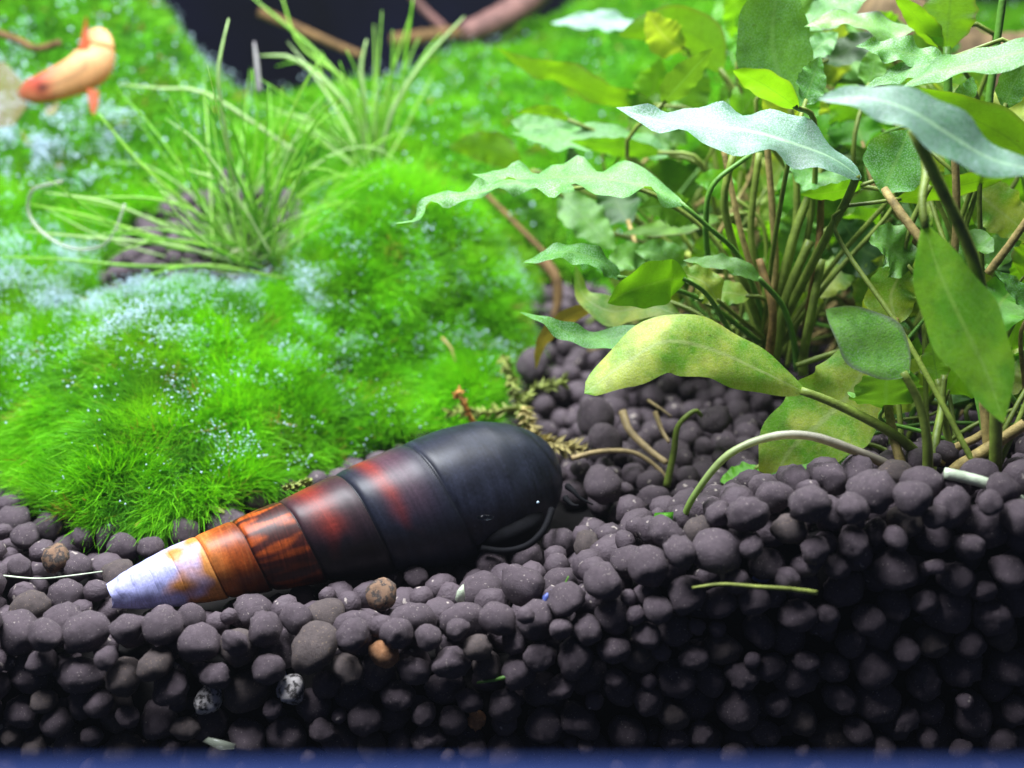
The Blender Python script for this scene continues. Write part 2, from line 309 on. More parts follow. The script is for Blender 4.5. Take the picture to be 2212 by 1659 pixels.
def grid_at(G, x, y):
    i = np.clip((x-gx[0])/0.11, 0, len(gx)-1.001); j = np.clip((y-gy[0])/0.11, 0, len(gy)-1.001)
    i0 = i.astype(int); j0 = j.astype(int); a = i-i0; b = j-j0
    return G[i0, j0]*(1-a)*(1-b)+G[i0+1, j0]*a*(1-b)+G[i0, j0+1]*(1-a)*b+G[i0+1, j0+1]*a*b
# soil bed: a block behind the granules, cut flat just behind the front glass line
sx = np.arange(-13, 13.01, 0.2); sy = np.r_[0.42, np.arange(0.6, 24.1, 0.2)]
SX, SY = np.meshgrid(sx, sy, indexing='ij'); SZ = soil_h(SX, np.minimum(SY, 15)) - 0.5
v = np.c_[SX.ravel(), SY.ravel(), SZ.ravel()]; ny = len(sy)
f = [(i*ny+j, (i+1)*ny+j, (i+1)*ny+j+1, i*ny+j+1) for i in range(len(sx)-1) for j in range(ny-1)]
b0 = len(v); v = np.vstack([v, np.c_[sx, np.full(len(sx), 0.42), np.full(len(sx), -0.8)]])
f += [(i*ny, b0+i, b0+i+1, (i+1)*ny) for i in range(len(sx)-1)]
tag(put('soil_bed', mesh('soil_bed', v, f, M['bed'])), 'dark soil bed under the granules', kind='structure')
def box(name, x0, x1, y0, y1, z0, z1, m, bev=0.0, parent=None):
    bm = bmesh.new(); bmesh.ops.create_cube(bm, size=1)
    for q in bm.verts: q.co = Vector(((x0+x1)/2+q.co.x*(x1-x0), (y0+y1)/2+q.co.y*(y1-y0), (z0+z1)/2+q.co.z*(z1-z0)))
    if bev: bmesh.ops.bevel(bm, geom=bm.edges[:], offset=bev, segments=3, affect='EDGES', profile=0.5)
    me = bpy.data.meshes.new(name); bm.to_mesh(me); bm.free(); me.materials.append(m); return put(name, me, parent)
tag(box('back_wall', -30, 30, 24, 24.5, -1, 20, M['back']), 'dark navy back wall of the tank', kind='structure')
tag(box('tank_floor', -30, 30, 0.0, 24, -1.0, -0.8, M['bed']), 'dark floor of the tank', kind='structure')
zt = P(1106, 1622, -5.5)[2]
tag(box('tank_rim', -14, 14, -5.9, -5.5, zt-1.6, zt, M['rim'], 0.12), 'blurred blue rim running along the bottom front of the tank', 'tank rim')
# ------------------------------------------------------------------ moss
def moss_object(name, label, sel, cnt, lenr, wid, seed, falloff_shade):
    r = np.random.default_rng(seed)
    # base surface
    idx = -np.ones(GX.shape, int); m = sel & MASK; idx[m] = np.arange(m.sum())
    vb = np.c_[GX[m], GY[m], HM[m]-0.03]; a, b_, c, d = idx[:-1, :-1], idx[1:, :-1], idx[1:, 1:], idx[:-1, 1:]
    ok = (a >= 0) & (b_ >= 0) & (c >= 0) & (d >= 0); fb = np.c_[a[ok], b_[ok], c[ok], d[ok]]
    root = put(name, mesh(name, vb, fb, M['moss_base']))
    tag(root, label, 'moss', kind='stuff')
    # sampling weight: slope area / depth^2, only what can face the camera
    dzx = np.gradient(HM, 0.11, axis=0); dzy = np.gradient(HM, 0.11, axis=1)
    Nn = np.stack([-dzx, -dzy, np.ones_like(HM)], -1); areaw = np.linalg.norm(Nn, axis=-1); Nn = Nn/areaw[..., None]
    cen = np.stack([GX, GY, HM], -1); q = cen-CAM; dep = q@FWD
    pxx = 1106+q[..., 0]/dep*F; pyy = 829.5-(q@UP)/dep*F
    vis = ((Nn*(-q/np.linalg.norm(q, axis=-1)[..., None])).sum(-1) > -0.25) & (pxx > -260) & (pxx < 2470) & (pyy > -150)
    wgt = np.where(m & vis, areaw/dep**1.6, 0).ravel(); wgt /= wgt.sum()
    k = r.choice(len(wgt), cnt, p=wgt)
    x = GX.ravel()[k]+r.uniform(-.055, .055, cnt); y = GY.ravel()[k]+r.uniform(-.055, .055, cnt); z = grid_at(HM, x, y)-0.03
    n = Nn.reshape(-1, 3)[k]; p = np.c_[x, y, z]; dpt = (p-CAM)@FWD
    # tufts: coherent lean field plus scatter
    def field(sc, o): return np.array([mnoise.noise_vector(Vector((a*sc+o, b*sc, c*sc))) for a, b, c in p])
    lean = field(1.3, 3.1)*0.75 + field(3.6, 9.2)*0.75
    dirv = n*0.75 + lean*0.75 + r.standard_normal((cnt, 3))*0.42 + np.array([0, -0.10, 0.06]); dirv /= np.linalg.norm(dirv, axis=1)[:, None]
    tuft = np.array([mnoise.noise(Vector((a*1.5+20, b*1.5, c*1.5))) for a, b, c in p])
    ln = r.uniform(lenr[0], lenr[1], cnt)*(1+0.5*tuft)*np.where(r.random(cnt) < .06, 1.4, 1)
    wd = wid*(dpt/11)*r.uniform(0.7, 1.3, cnt)
    side = np.cross(dirv, r.standard_normal((cnt, 3))); side /= np.linalg.norm(side, axis=1)[:, None]
    bend = lean*0.22+r.standard_normal((cnt, 3))*0.12 + np.array([0, -0.05, -0.10])
    m1 = p + dirv*(ln*0.55)[:, None] + bend*(ln*0.25)[:, None]; tip = p + dirv*ln[:, None] + bend*ln[:, None]
    s = side*wd[:, None]
    V = np.stack([p-s, p+s, m1-s*0.8, m1+s*0.8, tip-s*0.25, tip+s*0.25], 1).reshape(-1, 3)
    o = np.arange(cnt)[:, None]*6
    Fc = np.concatenate([o+np.array([[0, 1, 3, 2]]), o+np.array([[2, 3, 5, 4]])])
    hue = np.clip(0.5+0.6*tuft+r.normal(0, .2, cnt), 0, 1)[:, None]
    pale = np.clip(np.array([mnoise.noise(Vector((a*0.9+50, b*0.9, c*0.9))) for a, b, c in p])*1.6-0.25, 0, 0.5)[:, None]
    lowc = np.array([0.075, 0.33, 0.006])*falloff_shade; hic = np.array([0.23, 0.68, 0.010])*falloff_shade; ylw = np.array([0.36, 0.46, 0.05])  # hillside tones scaled down, light falloff painted into the pigment
    ctip = lowc+(hic-lowc)*hue; ctip = ctip*(1-pale*0.35)+ylw*pale*0.35
    dk = np.clip(np.array([mnoise.noise(Vector((a*2.1+90, b*2.1, c*2.1))) for a, b, c in p])*1.8-0.35, 0, 0.65)[:, None]; ctip = ctip*(1-dk)+np.array([0.045, 0.20, 0.03])*dk
    br = np.array([mnoise.noise(Vector((a*4.1+9, b*4.1+4, c*4.1))) for a, b, c in p]); dead = (r.random(cnt) < 0.004)|((br > 0.52) & (r.random(cnt) < 0.5)); ctip[dead] = (0.40, 0.27, 0.07)

    cb = ctip*0.8
    C = np.stack([cb, cb, ctip, ctip, ctip*1.15, ctip*1.15], 1).reshape(-1, 3)
    fil = put('filaments', mesh('filaments', V, Fc, M['moss'], col=C), root); fil['kind'] = 'stuff'
    return root, (p, n, dpt)
front = GY < 7.6 + 0.25*np.sin(GX*2)
m1, MF = moss_object('moss_mound', 'bright green feathery moss mound behind the snail, dotted with tiny bubbles', front & (GX < 2), 300000, (0.16, 0.36), 0.0048, 1, 1.0)
m2, MB = moss_object('moss_hillside', 'blurred green moss hillside rising behind the grass and the leaves', ~front, 120000, (0.10, 0.22), 0.011, 2, 0.85)
# bubbles caught in the moss
def bubbles(name, label, p, n, cnt, seed, centers, rr):
    r = np.random.default_rng(seed); px, py, d = proj(p)
    wt = np.full(len(p), 0.03)
    for cx, cy, sx_, sy_, a in centers: wt += a*np.exp(-((px-cx)/sx_)**2-((py-cy)/sy_)**2)
    cl = np.array([mnoise.noise(Vector((a*3.4, b*3.4, c*3.4+7))) for a, b, c in p]); wt *= np.clip(cl*2.2+0.25, 0.01, 1)**2
    k = r.choice(len(p), cnt, p=wt/wt.sum()); q = p[k]+n[k]*r.uniform(0.08, 0.34, cnt)[:, None]+r.normal(0, .05, (cnt, 3))
    rad = r.gamma(4, rr/4, cnt)+0.002
    V = (q[:, None]+ICO1[0][None]*rad[:, None, None]).reshape(-1, 3); Fc = (ICO1[1][None]+np.arange(cnt)[:, None, None]*len(ICO1[0])).reshape(-1, 3)
    tag(put(name, mesh(name, V, Fc, M['bubble'])), label, 'bubbles', kind='stuff')
bubbles('moss_bubbles', 'tiny bright air bubbles clinging to the moss mound', MF[0], MF[1], 30000, 5,
        [(40, 660, 160, 110, 4.5), (260, 690, 140, 70, 4.0), (400, 630, 280, 40, 2.2), (620, 720, 200, 90, 0.9), (560, 930, 180, 90, 1.0), (800, 620, 240, 130, 0.5), (700, 490, 90, 50, 0.8), (1080, 560, 60, 120, 0.8), (1010, 790, 50, 40, 0.8)], 0.0058)
bubbles('hillside_bubbles', 'pale blurred air bubbles on the moss hillside', MB[0], MB[1], 4500, 6, [(60, 300, 160, 130, 2.5), (250, 250, 150, 90, 1.0), (60, 60, 200, 100, .5), (1000, 200, 300, 80, 0.2), (680, 110, 60, 40, .8)], 0.013)
# ------------------------------------------------------------------ soil granules
def blob(sub, seed, rugged=0.0):
    v, f = sub; o = seed*13.7; out = []
    sc = np.array([1, random.uniform(.80, 1.0), random.uniform(.72, .95)])
    for q in v:
        d = 1+0.20*nz(q, 1.0, o)+0.11*nz(q, 2.2, o+5)+(0.045+rugged)*nz(q, 4.5, o+9)
        out.append(q*d*sc)
    return np.array(out), f
VAR = [blob(ICO3, i, 0.0 if i < 9 else 0.12) for i in range(14)]
GM = [mesh('granule', v, f, M['granule'] if i % 7 else M['granule_brown']) for i, (v, f) in enumerate(VAR)]
special = []   # (px, py, y or None, radius px, material, label)
SPEC = [
 (830, 1412, 0.20, 36, 'granule_orange', 'small knobbly orange stone below the largest granules in front'),
 (826, 1285, 0.75, 40, 'granule_tan', 'tan-crusted granule below the dark middle of the shell'),
 (630, 1490, 0.25, 40, 'granule_pale', 'lumpy granule crusted bluish white in the front wall, under the blue light spot'),
 (452, 1512, 0.25, 36, 'granule_pale', 'granule speckled cream and white, low on the left of the front wall'),
 (680, 1400, 0.24, 62, 'granule_brown', 'large lumpy double granule standing proud of the front wall'),
 (772, 1365, 0.45, 58, 'granule', 'large rough dark granule just left of the two biggest round ones'),
 (892, 1345, 0.45, 54, 'granule', 'big round granule, middle one of the three largest before the snail'),
 (1005, 1345, 0.45, 60, 'granule', 'biggest round granule, rightmost of the three before the snail'),
 (1030, 1555, 0.22, 26, 'granule_orange', 'rusty brown wedge shaped chip near the bottom of the front wall'),
 (1052, 1438, 0.22, 38, 'granule_brown', 'reddish brown broken granule beside the thin green blade scrap'),
 (1130, 1262, 0.7, 58, 'granule', 'long oval granule right of the pale leaf tip before the snail'),
 (1300, 1048, 2.3, 48, 'granule', 'round granule just in front of the snail head'),
 (1306, 948, 3.1, 40, 'granule', 'round granule between the moss sprig and the pale roots'),
 (1285, 900, 3.6, 46, 'granule', 'wide oval granule behind the moss sprig'),
 (1150, 790, 5.2, 46, 'granule', 'granule under the drooping brown leaf tip at the moss edge'),
 (1545, 905, 2.9, 36, 'granule', 'pitted granule standing in shade below the yellowing leaf'),
 (1718, 1040, 0.75, 42, 'granule', 'upright granule on the crest before the folded yellow leaf'),
 (120, 1205, 1.3, 34, 'granule_tan', 'tan-scarred flat granule left of the white shell tip'),
 (500, 385, 7.3, 30, 'granule', 'dark ball of soil caught up among the grass blades'),
 (2035, 980, 1.3, 36, 'granule', 'dark granule wedged between the stems right of the small rosette'),
]
placed = []; cellg = {}
def key(p): return tuple((np.asarray(p)/0.5).astype(int))
def free(p, r, tol):
    k = key(p)
    for i in (-1, 0, 1):
        for j in (-1, 0, 1):
            for l in (-1, 0, 1):
                for q, s in cellg.get((k[0]+i, k[1]+j, k[2]+l), ()):
                    if (p[0]-q[0])**2+(p[1]-q[1])**2+(p[2]-q[2])**2 < ((r+s)*tol)**2: return False
    return True
def add(p, r): cellg.setdefault(key(p), []).append((p, r)); placed.append((p, r))
# snail keeps its own room: axis used both here and by the shell
SN_A, SN_B = P(238, 1287, 0.75), P(1060, 1048, 2.25)
def near_snail(p, r):
    ab = SN_B-SN_A; t = np.clip(np.dot(p-SN_A, ab)/np.dot(ab, ab), 0, 1.14); c = SN_A+ab*t
    return np.linalg.norm(p-c) < r*0.9 + 0.17+0.50*min(t, 1)
specobj = []
for px, py, y, rp, m, lab in SPEC:
    p = P(px, py, y); r = wpx(rp*0.92, p); add(p, r); specobj.append((p, r, m, lab))
nspec = len(specobj)
for r, tries in ((0.198, 300), (0.178, 1800), (0.162, 8000), (0.149, 18000), (0.137, 28000), (0.124, 24000), (0.106, 10000), (0.08, 2500)):
    for t in range(tries):
        if t % 2:   # wall behind the front glass
            x = random.uniform(-6.2, 6.2); y = random.uniform(r*0.98, 0.62); hs = None
            rr = r*random.uniform(.9, 1.08)
            z = random.uniform(-0.35, 2.5)
        else:       # top layer of the bed
            y = 0.3+8.2*random.random()**1.4; x = random.uniform(-1, 1)*(5.2+0.45*y); z = None; rr = r*random.uniform(.9, 1.08)
        h = float(soil_h(np.array([x]), np.array([y]))[0]) if False else None
        placed_try = (x, y, z, rr)
        hh = SOILG(x, y) if 'SOILG' in globals() else None
        if hh is None:
            _h = soil_h(SX, SY)
            def SOILG(x, y, _h=_h):
                i = min(max((x+13)/0.2, 0), len(sx)-2); i0 = int(i); a = i-i0
                j0 = 0 if y < 0.6 else min(int((y-0.6)/0.2)+1, len(sy)-2); b = (y-sy[j0])/(sy[j0+1]-sy[j0])
                return (_h[i0, j0]*(1-a)+_h[i0+1, j0]*a)*(1-b)+(_h[i0, j0+1]*(1-a)+_h[i0+1, j0+1]*a)*b
            globals()['SOILG'] = SOILG
            hh = SOILG(x, y)
        if z is None: z = hh - rr*0.6 - random.random()**1.5*0.34
        elif z > hh-rr*0.5: continue
        p = np.array([x, y, z])
        if near_snail(p, rr): continue
        if y < 1.9:
            qx, qy, qd = proj(p); ty = min(max((qx-238)/822, 0), 1.12); rpx = rr/qd*F
            if 262 < qx < 1120 and abs(qy-(1287-239*ty))-rpx*0.8 < np.interp(ty, [0, .03, .1, .3, .6, .9, 1.12], [8, 26, 46, 84, 108, 130, 110]) and qy > 1287-239*ty-120: continue
        if y > 2:
            i = int((x-gx[0])/0.11); j = int((y-gy[0])/0.11)
            if 0 <= i < len(gx) and 0 <= j < len(gy) and HM[i, j] > z+rr*0.9: continue
        if free(p, rr, 0.88): add(p, rr)
# which granules show largest: coarse depth buffer
W, H = 737, 553; zb = np.full((H, W), 1e9); ib = -np.ones((H, W), int)
for n_, (p, r) in enumerate(placed):
    x, y, d = proj(p); x /= 3; y /= 3; R = r/d*F/3
    x0, x1, y0, y1 = int(max(x-R, 0)), int(min(x+R+1, W)), int(max(y-R, 0)), int(min(y+R+1, H))
    if x0 >= x1 or y0 >= y1: continue
    yy, xx = np.mgrid[y0:y1, x0:x1]; k = 1-((xx-x)/R)**2-((yy-y)/R)**2
    dz = d-r*np.sqrt(np.maximum(k, 0)); sub = zb[y0:y1, x0:x1]; w_ = (k > 0) & (dz < sub); sub[w_] = dz[w_]; ib[y0:y1, x0:x1][w_] = n_
# the shell and the moss hide some of them
for t in np.linspace(0, 1.12, 60):
    x, y, d = proj(SN_A+(SN_B-SN_A)*t); R = (22+125*min(t/0.85, 1))/3; yy, xx = np.mgrid[0:H, 0:W]; ib[((xx-x/3)**2+(yy-y/3)**2 < R*R) & (zb > d)] = -1
cntv = np.bincount(ib[ib >= 0], minlength=len(placed))
order = [i for i in np.argsort(-cntv) if i >= nspec and cntv[i] > 0]
single = order[:300-nspec]; rest = [i for i in range(nspec, len(placed)) if i not in set(single)]
def rot(): return (random.uniform(0, 6.28), random.uniform(-.5, .5), random.uniform(0, 6.28))
for p, r, m, lab in specobj:
    vv = VAR[random.randrange(14) if m != 'granule_orange' else 12]
    o = put('soil_granule' if m != 'granule_orange' else 'orange_stone', mesh('granule', vv[0], vv[1], M[m])); o.location = p; o.scale = (r*1.03,)*3; o.rotation_euler = rot()
    tag(o, lab, 'granule', 'soil granules of the tank bed')
ORD = ['first', 'second', 'third', 'fourth', 'fifth', 'sixth', 'seventh', 'eighth', 'ninth', 'tenth', 'eleventh', 'twelfth', 'thirteenth', 'fourteenth', 'fifteenth', 'sixteenth', 'seventeenth', 'eighteenth', 'nineteenth', 'twentieth']
def region(p):
    px, py, d = proj(p)
    if p[1] < 0.75 and px > 1240: return 'shaded right bank', 'up from blue rim', -py
    if p[1] < 0.75: return 'front wall below snail', 'up from blue rim', -py
    if p[1] > 5.0 and px < 900: return 'soil under grass clump', 'behind moss mound', p[1]
    if px < 720: return 'bed beside shell tip', 'behind front wall', p[1]
    if px < 1240: return 'bed along dark shell', 'behind front wall', p[1]
    return 'bed between snail and stems', 'behind bank', p[1]
regs = {}
for i in single: a, b, k_ = region(placed[i][0]); regs.setdefault((a, b), []).append((k_, i))
for (a, b), lst in regs.items():
    lst.sort(); per = max(5, int(round(math.sqrt(len(lst)*2.2)))); per = min(per, 20)
    for r_ in range(0, len(lst), per):
        row = sorted((proj(placed[i][0])[0], i) for _, i in lst[r_:r_+per])
        for c_, (_, i) in enumerate(row):
            p, r = placed[i]; g_ = random.randrange(14); o = put('soil_granule', GM[g_]); o.location = p; o.scale = (r*1.04,)*3; o.rotation_euler = rot()
            where = 'leftmost large granule' if c_ == 0 else 'rightmost large granule' if c_ == len(row)-1 else ORD[c_]+' large granule from left'
            tag(o, f'{where}, {ORD[r_//per]} row {b}, {a}', 'granule', 'soil granules of '+a)
LOW = [blob(ICO2, 40+i, 0.0 if i < 6 else 0.1) for i in range(8)]
Vs, Fs, k = [], [], 0
from mathutils import Euler
for i in rest:
    p, r = placed[i]; v, f = LOW[random.randrange(8)]
    R = np.array(Euler(rot()).to_matrix()); Vs.append((v*r*1.04)@R.T+p); Fs.append(f+k); k += len(v)
tag(put('soil_granules', mesh('soil_granules', np.vstack(Vs), np.vstack(Fs), M['granule'])), 'mass of smaller dark granules filling the soil bed', 'soil', kind='stuff')
print('granules', len(placed), 'visible', len(order))
# ------------------------------------------------------------------ snail
def build_snail():
    root = thing('snail', 'long dark snail shell with red-brown bands and eroded white tip lying on the granules', 'snail', loc=SN_A)
    ax = SN_B-SN_A; Lw = np.linalg.norm(ax); pxl = math.hypot(1060-238, 1287-1048); k = Lw/pxl; ax /= Lw
    view = (SN_A+SN_B)/2-CAM; view /= np.linalg.norm(view); side = np.cross(ax, view); side /= np.linalg.norm(side)
    if side[2] < 0: side = -side
    dep = np.cross(ax, side)
    if np.dot(dep, view) > 0: dep = -dep     # toward the camera
    T = np.array([0, 30, 60, 130, 271, 406, 521, 677, 780, 860, 930, 975, 1005, 1025, 1034]); Rr = np.array([25, 38, 47, 63, 82, 100, 122, 146, 155, 153, 130, 104, 76, 42, 4])
    sut_t = [-100, 15, 48, 88, 138, 204, 290, 400, 542, 712, 985, 1300]
    ui = np.arange(len(sut_t)); w0, w1 = float(np.interp(0, sut_t, ui)), float(np.interp(1034, sut_t, ui))
    nt_, na = 560, 121; WW = np.linspace(w0-0.5, w1+0.5, nt_); th = np.linspace(-math.pi, math.pi, na)
    V = np.zeros((nt_, na, 3)); Cc = np.zeros((nt_, na, 3)); fine = np.linspace(0, 1034, 1035)
    bfine = np.interp(fine, T, Rr)
    for _ in range(160): bfine[1:-1] = (bfine[:-2]+2*bfine[1:-1]+bfine[2:])/4
    TT = np.clip(np.interp(WW[:, None]-th[None, :]/(2*math.pi), ui, sut_t), 0, 1034); BB = np.interp(TT, fine, bfine)
    for i in range(nt_):
        for j in range(na):
            a = th[j]; cu, su = math.cos(a), math.sin(a)     # a=0 toward the camera, pi/2 up
            ww = WW[i]; t_ = TT[i, j]; b_ = BB[i, j]
            fr = ww-math.floor(ww); er = max(0, 1-t_/200)
            mult = 0.985+0.022*math.sin(math.pi*min(fr*1.05, 1))**0.7-0.075*math.exp(-fr/0.045)+0.010*math.exp(-((fr-.88)/0.10)**2)-0.014*math.exp(-(1-fr)/0.012)
            mult = 1+(mult-1)*(1-0.75*min(1, er*2.2))
            if t_ > 760: mult = 1+(mult-1)*max(0, 1-(t_-760)/90)
            q = np.array([t_*0.01, cu*b_*.01, su*b_*.01])
            r = b_*mult*(1+0.006*nz(q, 1.2, 3)+0.0015*nz(q, 9.0, 4)+er*0.07*nz(q, 3.0, 8))
            tt = t_+er*9*nz(q, 4.0, 2)
            # body whorl swells toward the lower front (aperture)
            low = max(0, -su)*max(0, (t_-700)/330); r *= 1+0.06*low
            V[i, j] = ax*(tt*k)+(dep*cu*0.96+side*su)*r*k
            # pigment
            n1 = nz(q, 2.5, 11); n2 = nz((q[0]*1.2, a*0.9, ww), 3.0, 21); st = nz((a*1.1, q[0]*9, 0), 1.0, 31); gl = nz((q[0]*26, a*0.6, 1), 1.0, 41)
            tw = t_+a_side(a)*10+n1*45
            white = np.array((0.40, 0.41, 0.72)); cream = np.array((0.52, 0.21, 0.055)); orng = np.array((0.36, 0.075, 0.011)); redb = np.array((0.17, 0.022, 0.008)); dark = np.array((0.012, 0.010, 0.015)); maroon = np.array((0.060, 0.016, 0.018)); blk = np.array((0.014, 0.016, 0.028))
            lw = min(max((tw-115)/80+n1*0.5+n2*0.25, 0), 1); c = white*(1-lw)+cream*lw
            if ww > 5.0:
                c = cream*0.45*max(0, 1-fr*2)+orng*(0.5+0.55*(0.5+0.9*n2))
                c = c*(1-0.55*max(0, min(1, (fr-0.3)*1.3)))+redb*0.5*max(0, min(1, (fr-0.3)*1.3))
                c = c + np.array((0.10, 0.05, 0.015))*max(0, gl)
            if ww > 6.0:
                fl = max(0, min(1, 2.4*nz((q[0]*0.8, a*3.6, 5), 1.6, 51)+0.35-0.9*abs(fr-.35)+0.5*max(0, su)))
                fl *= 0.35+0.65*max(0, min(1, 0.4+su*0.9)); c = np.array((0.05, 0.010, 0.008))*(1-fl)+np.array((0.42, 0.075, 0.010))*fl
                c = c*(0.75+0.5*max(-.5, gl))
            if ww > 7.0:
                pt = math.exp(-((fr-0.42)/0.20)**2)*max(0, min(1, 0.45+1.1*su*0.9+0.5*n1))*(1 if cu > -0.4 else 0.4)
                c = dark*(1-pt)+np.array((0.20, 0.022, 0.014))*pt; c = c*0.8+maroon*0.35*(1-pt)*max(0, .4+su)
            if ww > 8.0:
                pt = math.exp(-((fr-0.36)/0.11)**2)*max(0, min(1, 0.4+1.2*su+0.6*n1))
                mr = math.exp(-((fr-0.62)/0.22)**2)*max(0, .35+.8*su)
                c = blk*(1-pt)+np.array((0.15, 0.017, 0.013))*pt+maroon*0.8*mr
            if ww > 9.0: c = blk*(1+0.6*gl+0.5*n1)
            c = c*(1-(0.75 if ww > 5 else 0.25)*math.exp(-(fr/0.03)**2)-0.35*math.exp(-((1-fr)/0.02)**2)*(ww > 4))
            gr = nz((ww*30, a*0.35, 7), 1.0, 61); sp = nz((q[0]*3, a*26, 3), 1.0, 71)
            c = c*(1+0.30*gr+0.18*sp)
            if 5.0 < ww < 6.0: c = c*(1-0.55*max(0, -su+0.1)); c = c*(1-.35*max(0, fr-.6)/.4)  # underside shade of this whorl painted into the pigment
            Cc[i, j] = np.clip(c, 0.004, 1)
    f = [(i*na+j, i*na+j+1, (i+1)*na+j+1, (i+1)*na+j) for i in range(nt_-1) for j in range(na-1)]+[tuple(range(na))[::-1]]
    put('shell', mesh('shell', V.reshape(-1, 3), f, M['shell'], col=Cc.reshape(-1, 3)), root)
    # foot spreading under the aperture, with a thin rim
    cen = P(1084, 1132, 1.92)-SN_A; fv, ff = ICO3
    vv = np.array([q*(1+0.12*nz(q, 1.6, 2)) for q in fv]); vv = vv*np.array([wpx(98, P(1110, 1160, 1.75)), 0.40, wpx(46, P(1110, 1160, 1.75))])
    c18, s18 = math.cos(.25), math.sin(.25); vv = np.c_[vv[:, 0]*c18-vv[:, 2]*s18, vv[:, 1], vv[:, 0]*s18+vv[:, 2]*c18]
    put('foot', mesh('foot', vv+cen, ff, M['foot']), root)
    lip = [P(*q)-SN_A for q in ((1040, 1184, 1.50), (1090, 1190, 1.46), (1135, 1180, 1.47), (1165, 1157, 1.53), (1182, 1130, 1.65), (1192, 1100, 1.82))]
    tube('aperture_lip', lip, 0.030, 0.035, M['foot'], root, 24, 8)
    for pts in (((1225, 1050, 2.1), (1240, 1062, 2.0), (1252, 1075, 1.95), (1280, 1090, 1.9)), ((1220, 1075, 1.9), (1236, 1090, 1.8), (1250, 1092, 1.75))):
        tube('tentacle', [P(*q)-SN_A for q in pts], 0.035, 0.008, M['foot'], root, 14, 6)
def a_side(a): return math.sin(a)
build_snail()
def bubble_on(px, py, y, rp, label, sx_=1.0):
    p = P(px, py, y); r = wpx(rp, p); v = ICO3[0]*np.array([r*sx_, r, r]); o = put('air_bubble', mesh('air_bubble', v, ICO3[1], M['glassy' if sx_ > 1 else 'bubble'])); o.location = p; tag(o, label, 'bubble', 'air bubbles on the shell'); return o
# ------------------------------------------------------------------ leafy plants
def leaf(parent, m, pts, Y0, Y1, W, a, wav=0.12, fold=0.15, stem=None, stem_m='st_olive', stem_w=12, prof=None, base=None, nwave=3.0, curl=0.0, pw=0.85):
    n = len(pts); org = np.array(parent.location)
    p3 = np.array([P(q[0], q[1], Y0+(Y1-Y0)*i/(n-1)) for i, q in enumerate(pts)])
    nu, nv = 34, 13; path = smooth_path(p3, nu); T = np.gradient(path, axis=0); T /= np.linalg.norm(T, axis=1)[:, None]
    s = np.linspace(0, 1, nu)
    pr = prof or 0.42
    width = np.sin(math.pi*np.clip(s, 0, 1)**(math.log(0.5)/math.log(pr)))**pw; width = np.maximum(width, 0.05*(1-s)); 
    dmid = np.mean([depth(q) for q in path]); hw = W*dmid/F/2/max(math.cos(math.radians(a)), 0.12)
    hw = min(hw, 0.85)
    ph = random.uniform(0, 6.28); ph2 = random.uniform(0, 6.28); V = []; UVs = []
    tm = path[-1]-path[0]; ti = np.array([tm@RT, tm@UP]); horiz = abs(ti[0]) > abs(ti[1])
    for i in range(nu):
        vw = path[i]-CAM; vw /= np.linalg.norm(vw)
        perp = np.cross(vw, T[i]); perp /= np.linalg.norm(perp)+1e-9
        if (horiz and perp@UP < 0) or (not horiz and perp@RT < 0): perp = -perp
        lat = math.cos(math.radians(a))*perp+math.sin(math.radians(a))*vw
        lat -= T[i]*(lat@T[i]); lat /= np.linalg.norm(lat); nor = np.cross(lat, T[i])
        if nor[2] < 0: nor = -nor
        for j in range(nv):
            v = -1+2*j/(nv-1); e = abs(v)
            wv = 1.1*wav*hw*e**1.8*(math.sin(nwave*2*math.pi*s[i]+(ph if v > 0 else ph2))+0.55*math.sin(nwave*3.4*math.pi*s[i]**1.3+(ph2 if v > 0 else ph)*1.7))+0.03*hw*math.sin(11*s[i]+3*v+ph)
            edge = 1+0.05*math.sin(nwave*13*s[i]+ph+(2 if v > 0 else 0))*e
            V.append(path[i]+lat*v*hw*width[i]*edge+nor*(wv*min(1, width[i]*1.6)+fold*hw*width[i]*(e**1.3)-curl*hw*v*v*width[i])); UVs.append((s[i], j/(nv-1)))
    V = np.array(V); f = [(i*nv+j, (i+1)*nv+j, (i+1)*nv+j+1, i*nv+j+1) for i in range(nu-1) for j in range(nv-1)]
    # wind so that the normal is the upper side
    c = V[f[nu*6 % len(f)][0]]; q0, q1, q2 = (V[f[len(f)//2][k]] for k in (0, 1, 2))
    if np.cross(q1-q0, q2-q1)[2] < 0: f = [t[::-1] for t in f]
    o = put('leaf', mesh('leaf', V-org, f, M[m], uv=UVs), parent)
    if stem is None and base is not None:
        b = P(*base); p0 = path[0]; d0 = path[0]-path[2]; d0 /= np.linalg.norm(d0); L = np.linalg.norm(b-p0)
        b = b+np.array([random.uniform(-.12, .12), random.uniform(-.12, .12), -0.1])
        st = [path[0]+T[0]*0.05, p0+d0*L*0.22+np.array([0, 0, -0.02*L]), (p0+d0*L*0.30)*0.45+b*0.55+np.array([0, 0, 0.08*L]), b]
    elif stem: st = [path[0]+T[0]*0.05]+[P(*q) for q in stem]
    else: return o
    r = wpx(stem_w, st[len(st)//2])/2
    tube('petiole', [q-org for q in st], r*0.75, r*1.1, M[stem_m], o, 18, 7)
    return o
def plant(name, label, base, group=None): return thing(name, label, 'plant', group, P(*base))
G = 'leafy water plants on the right'
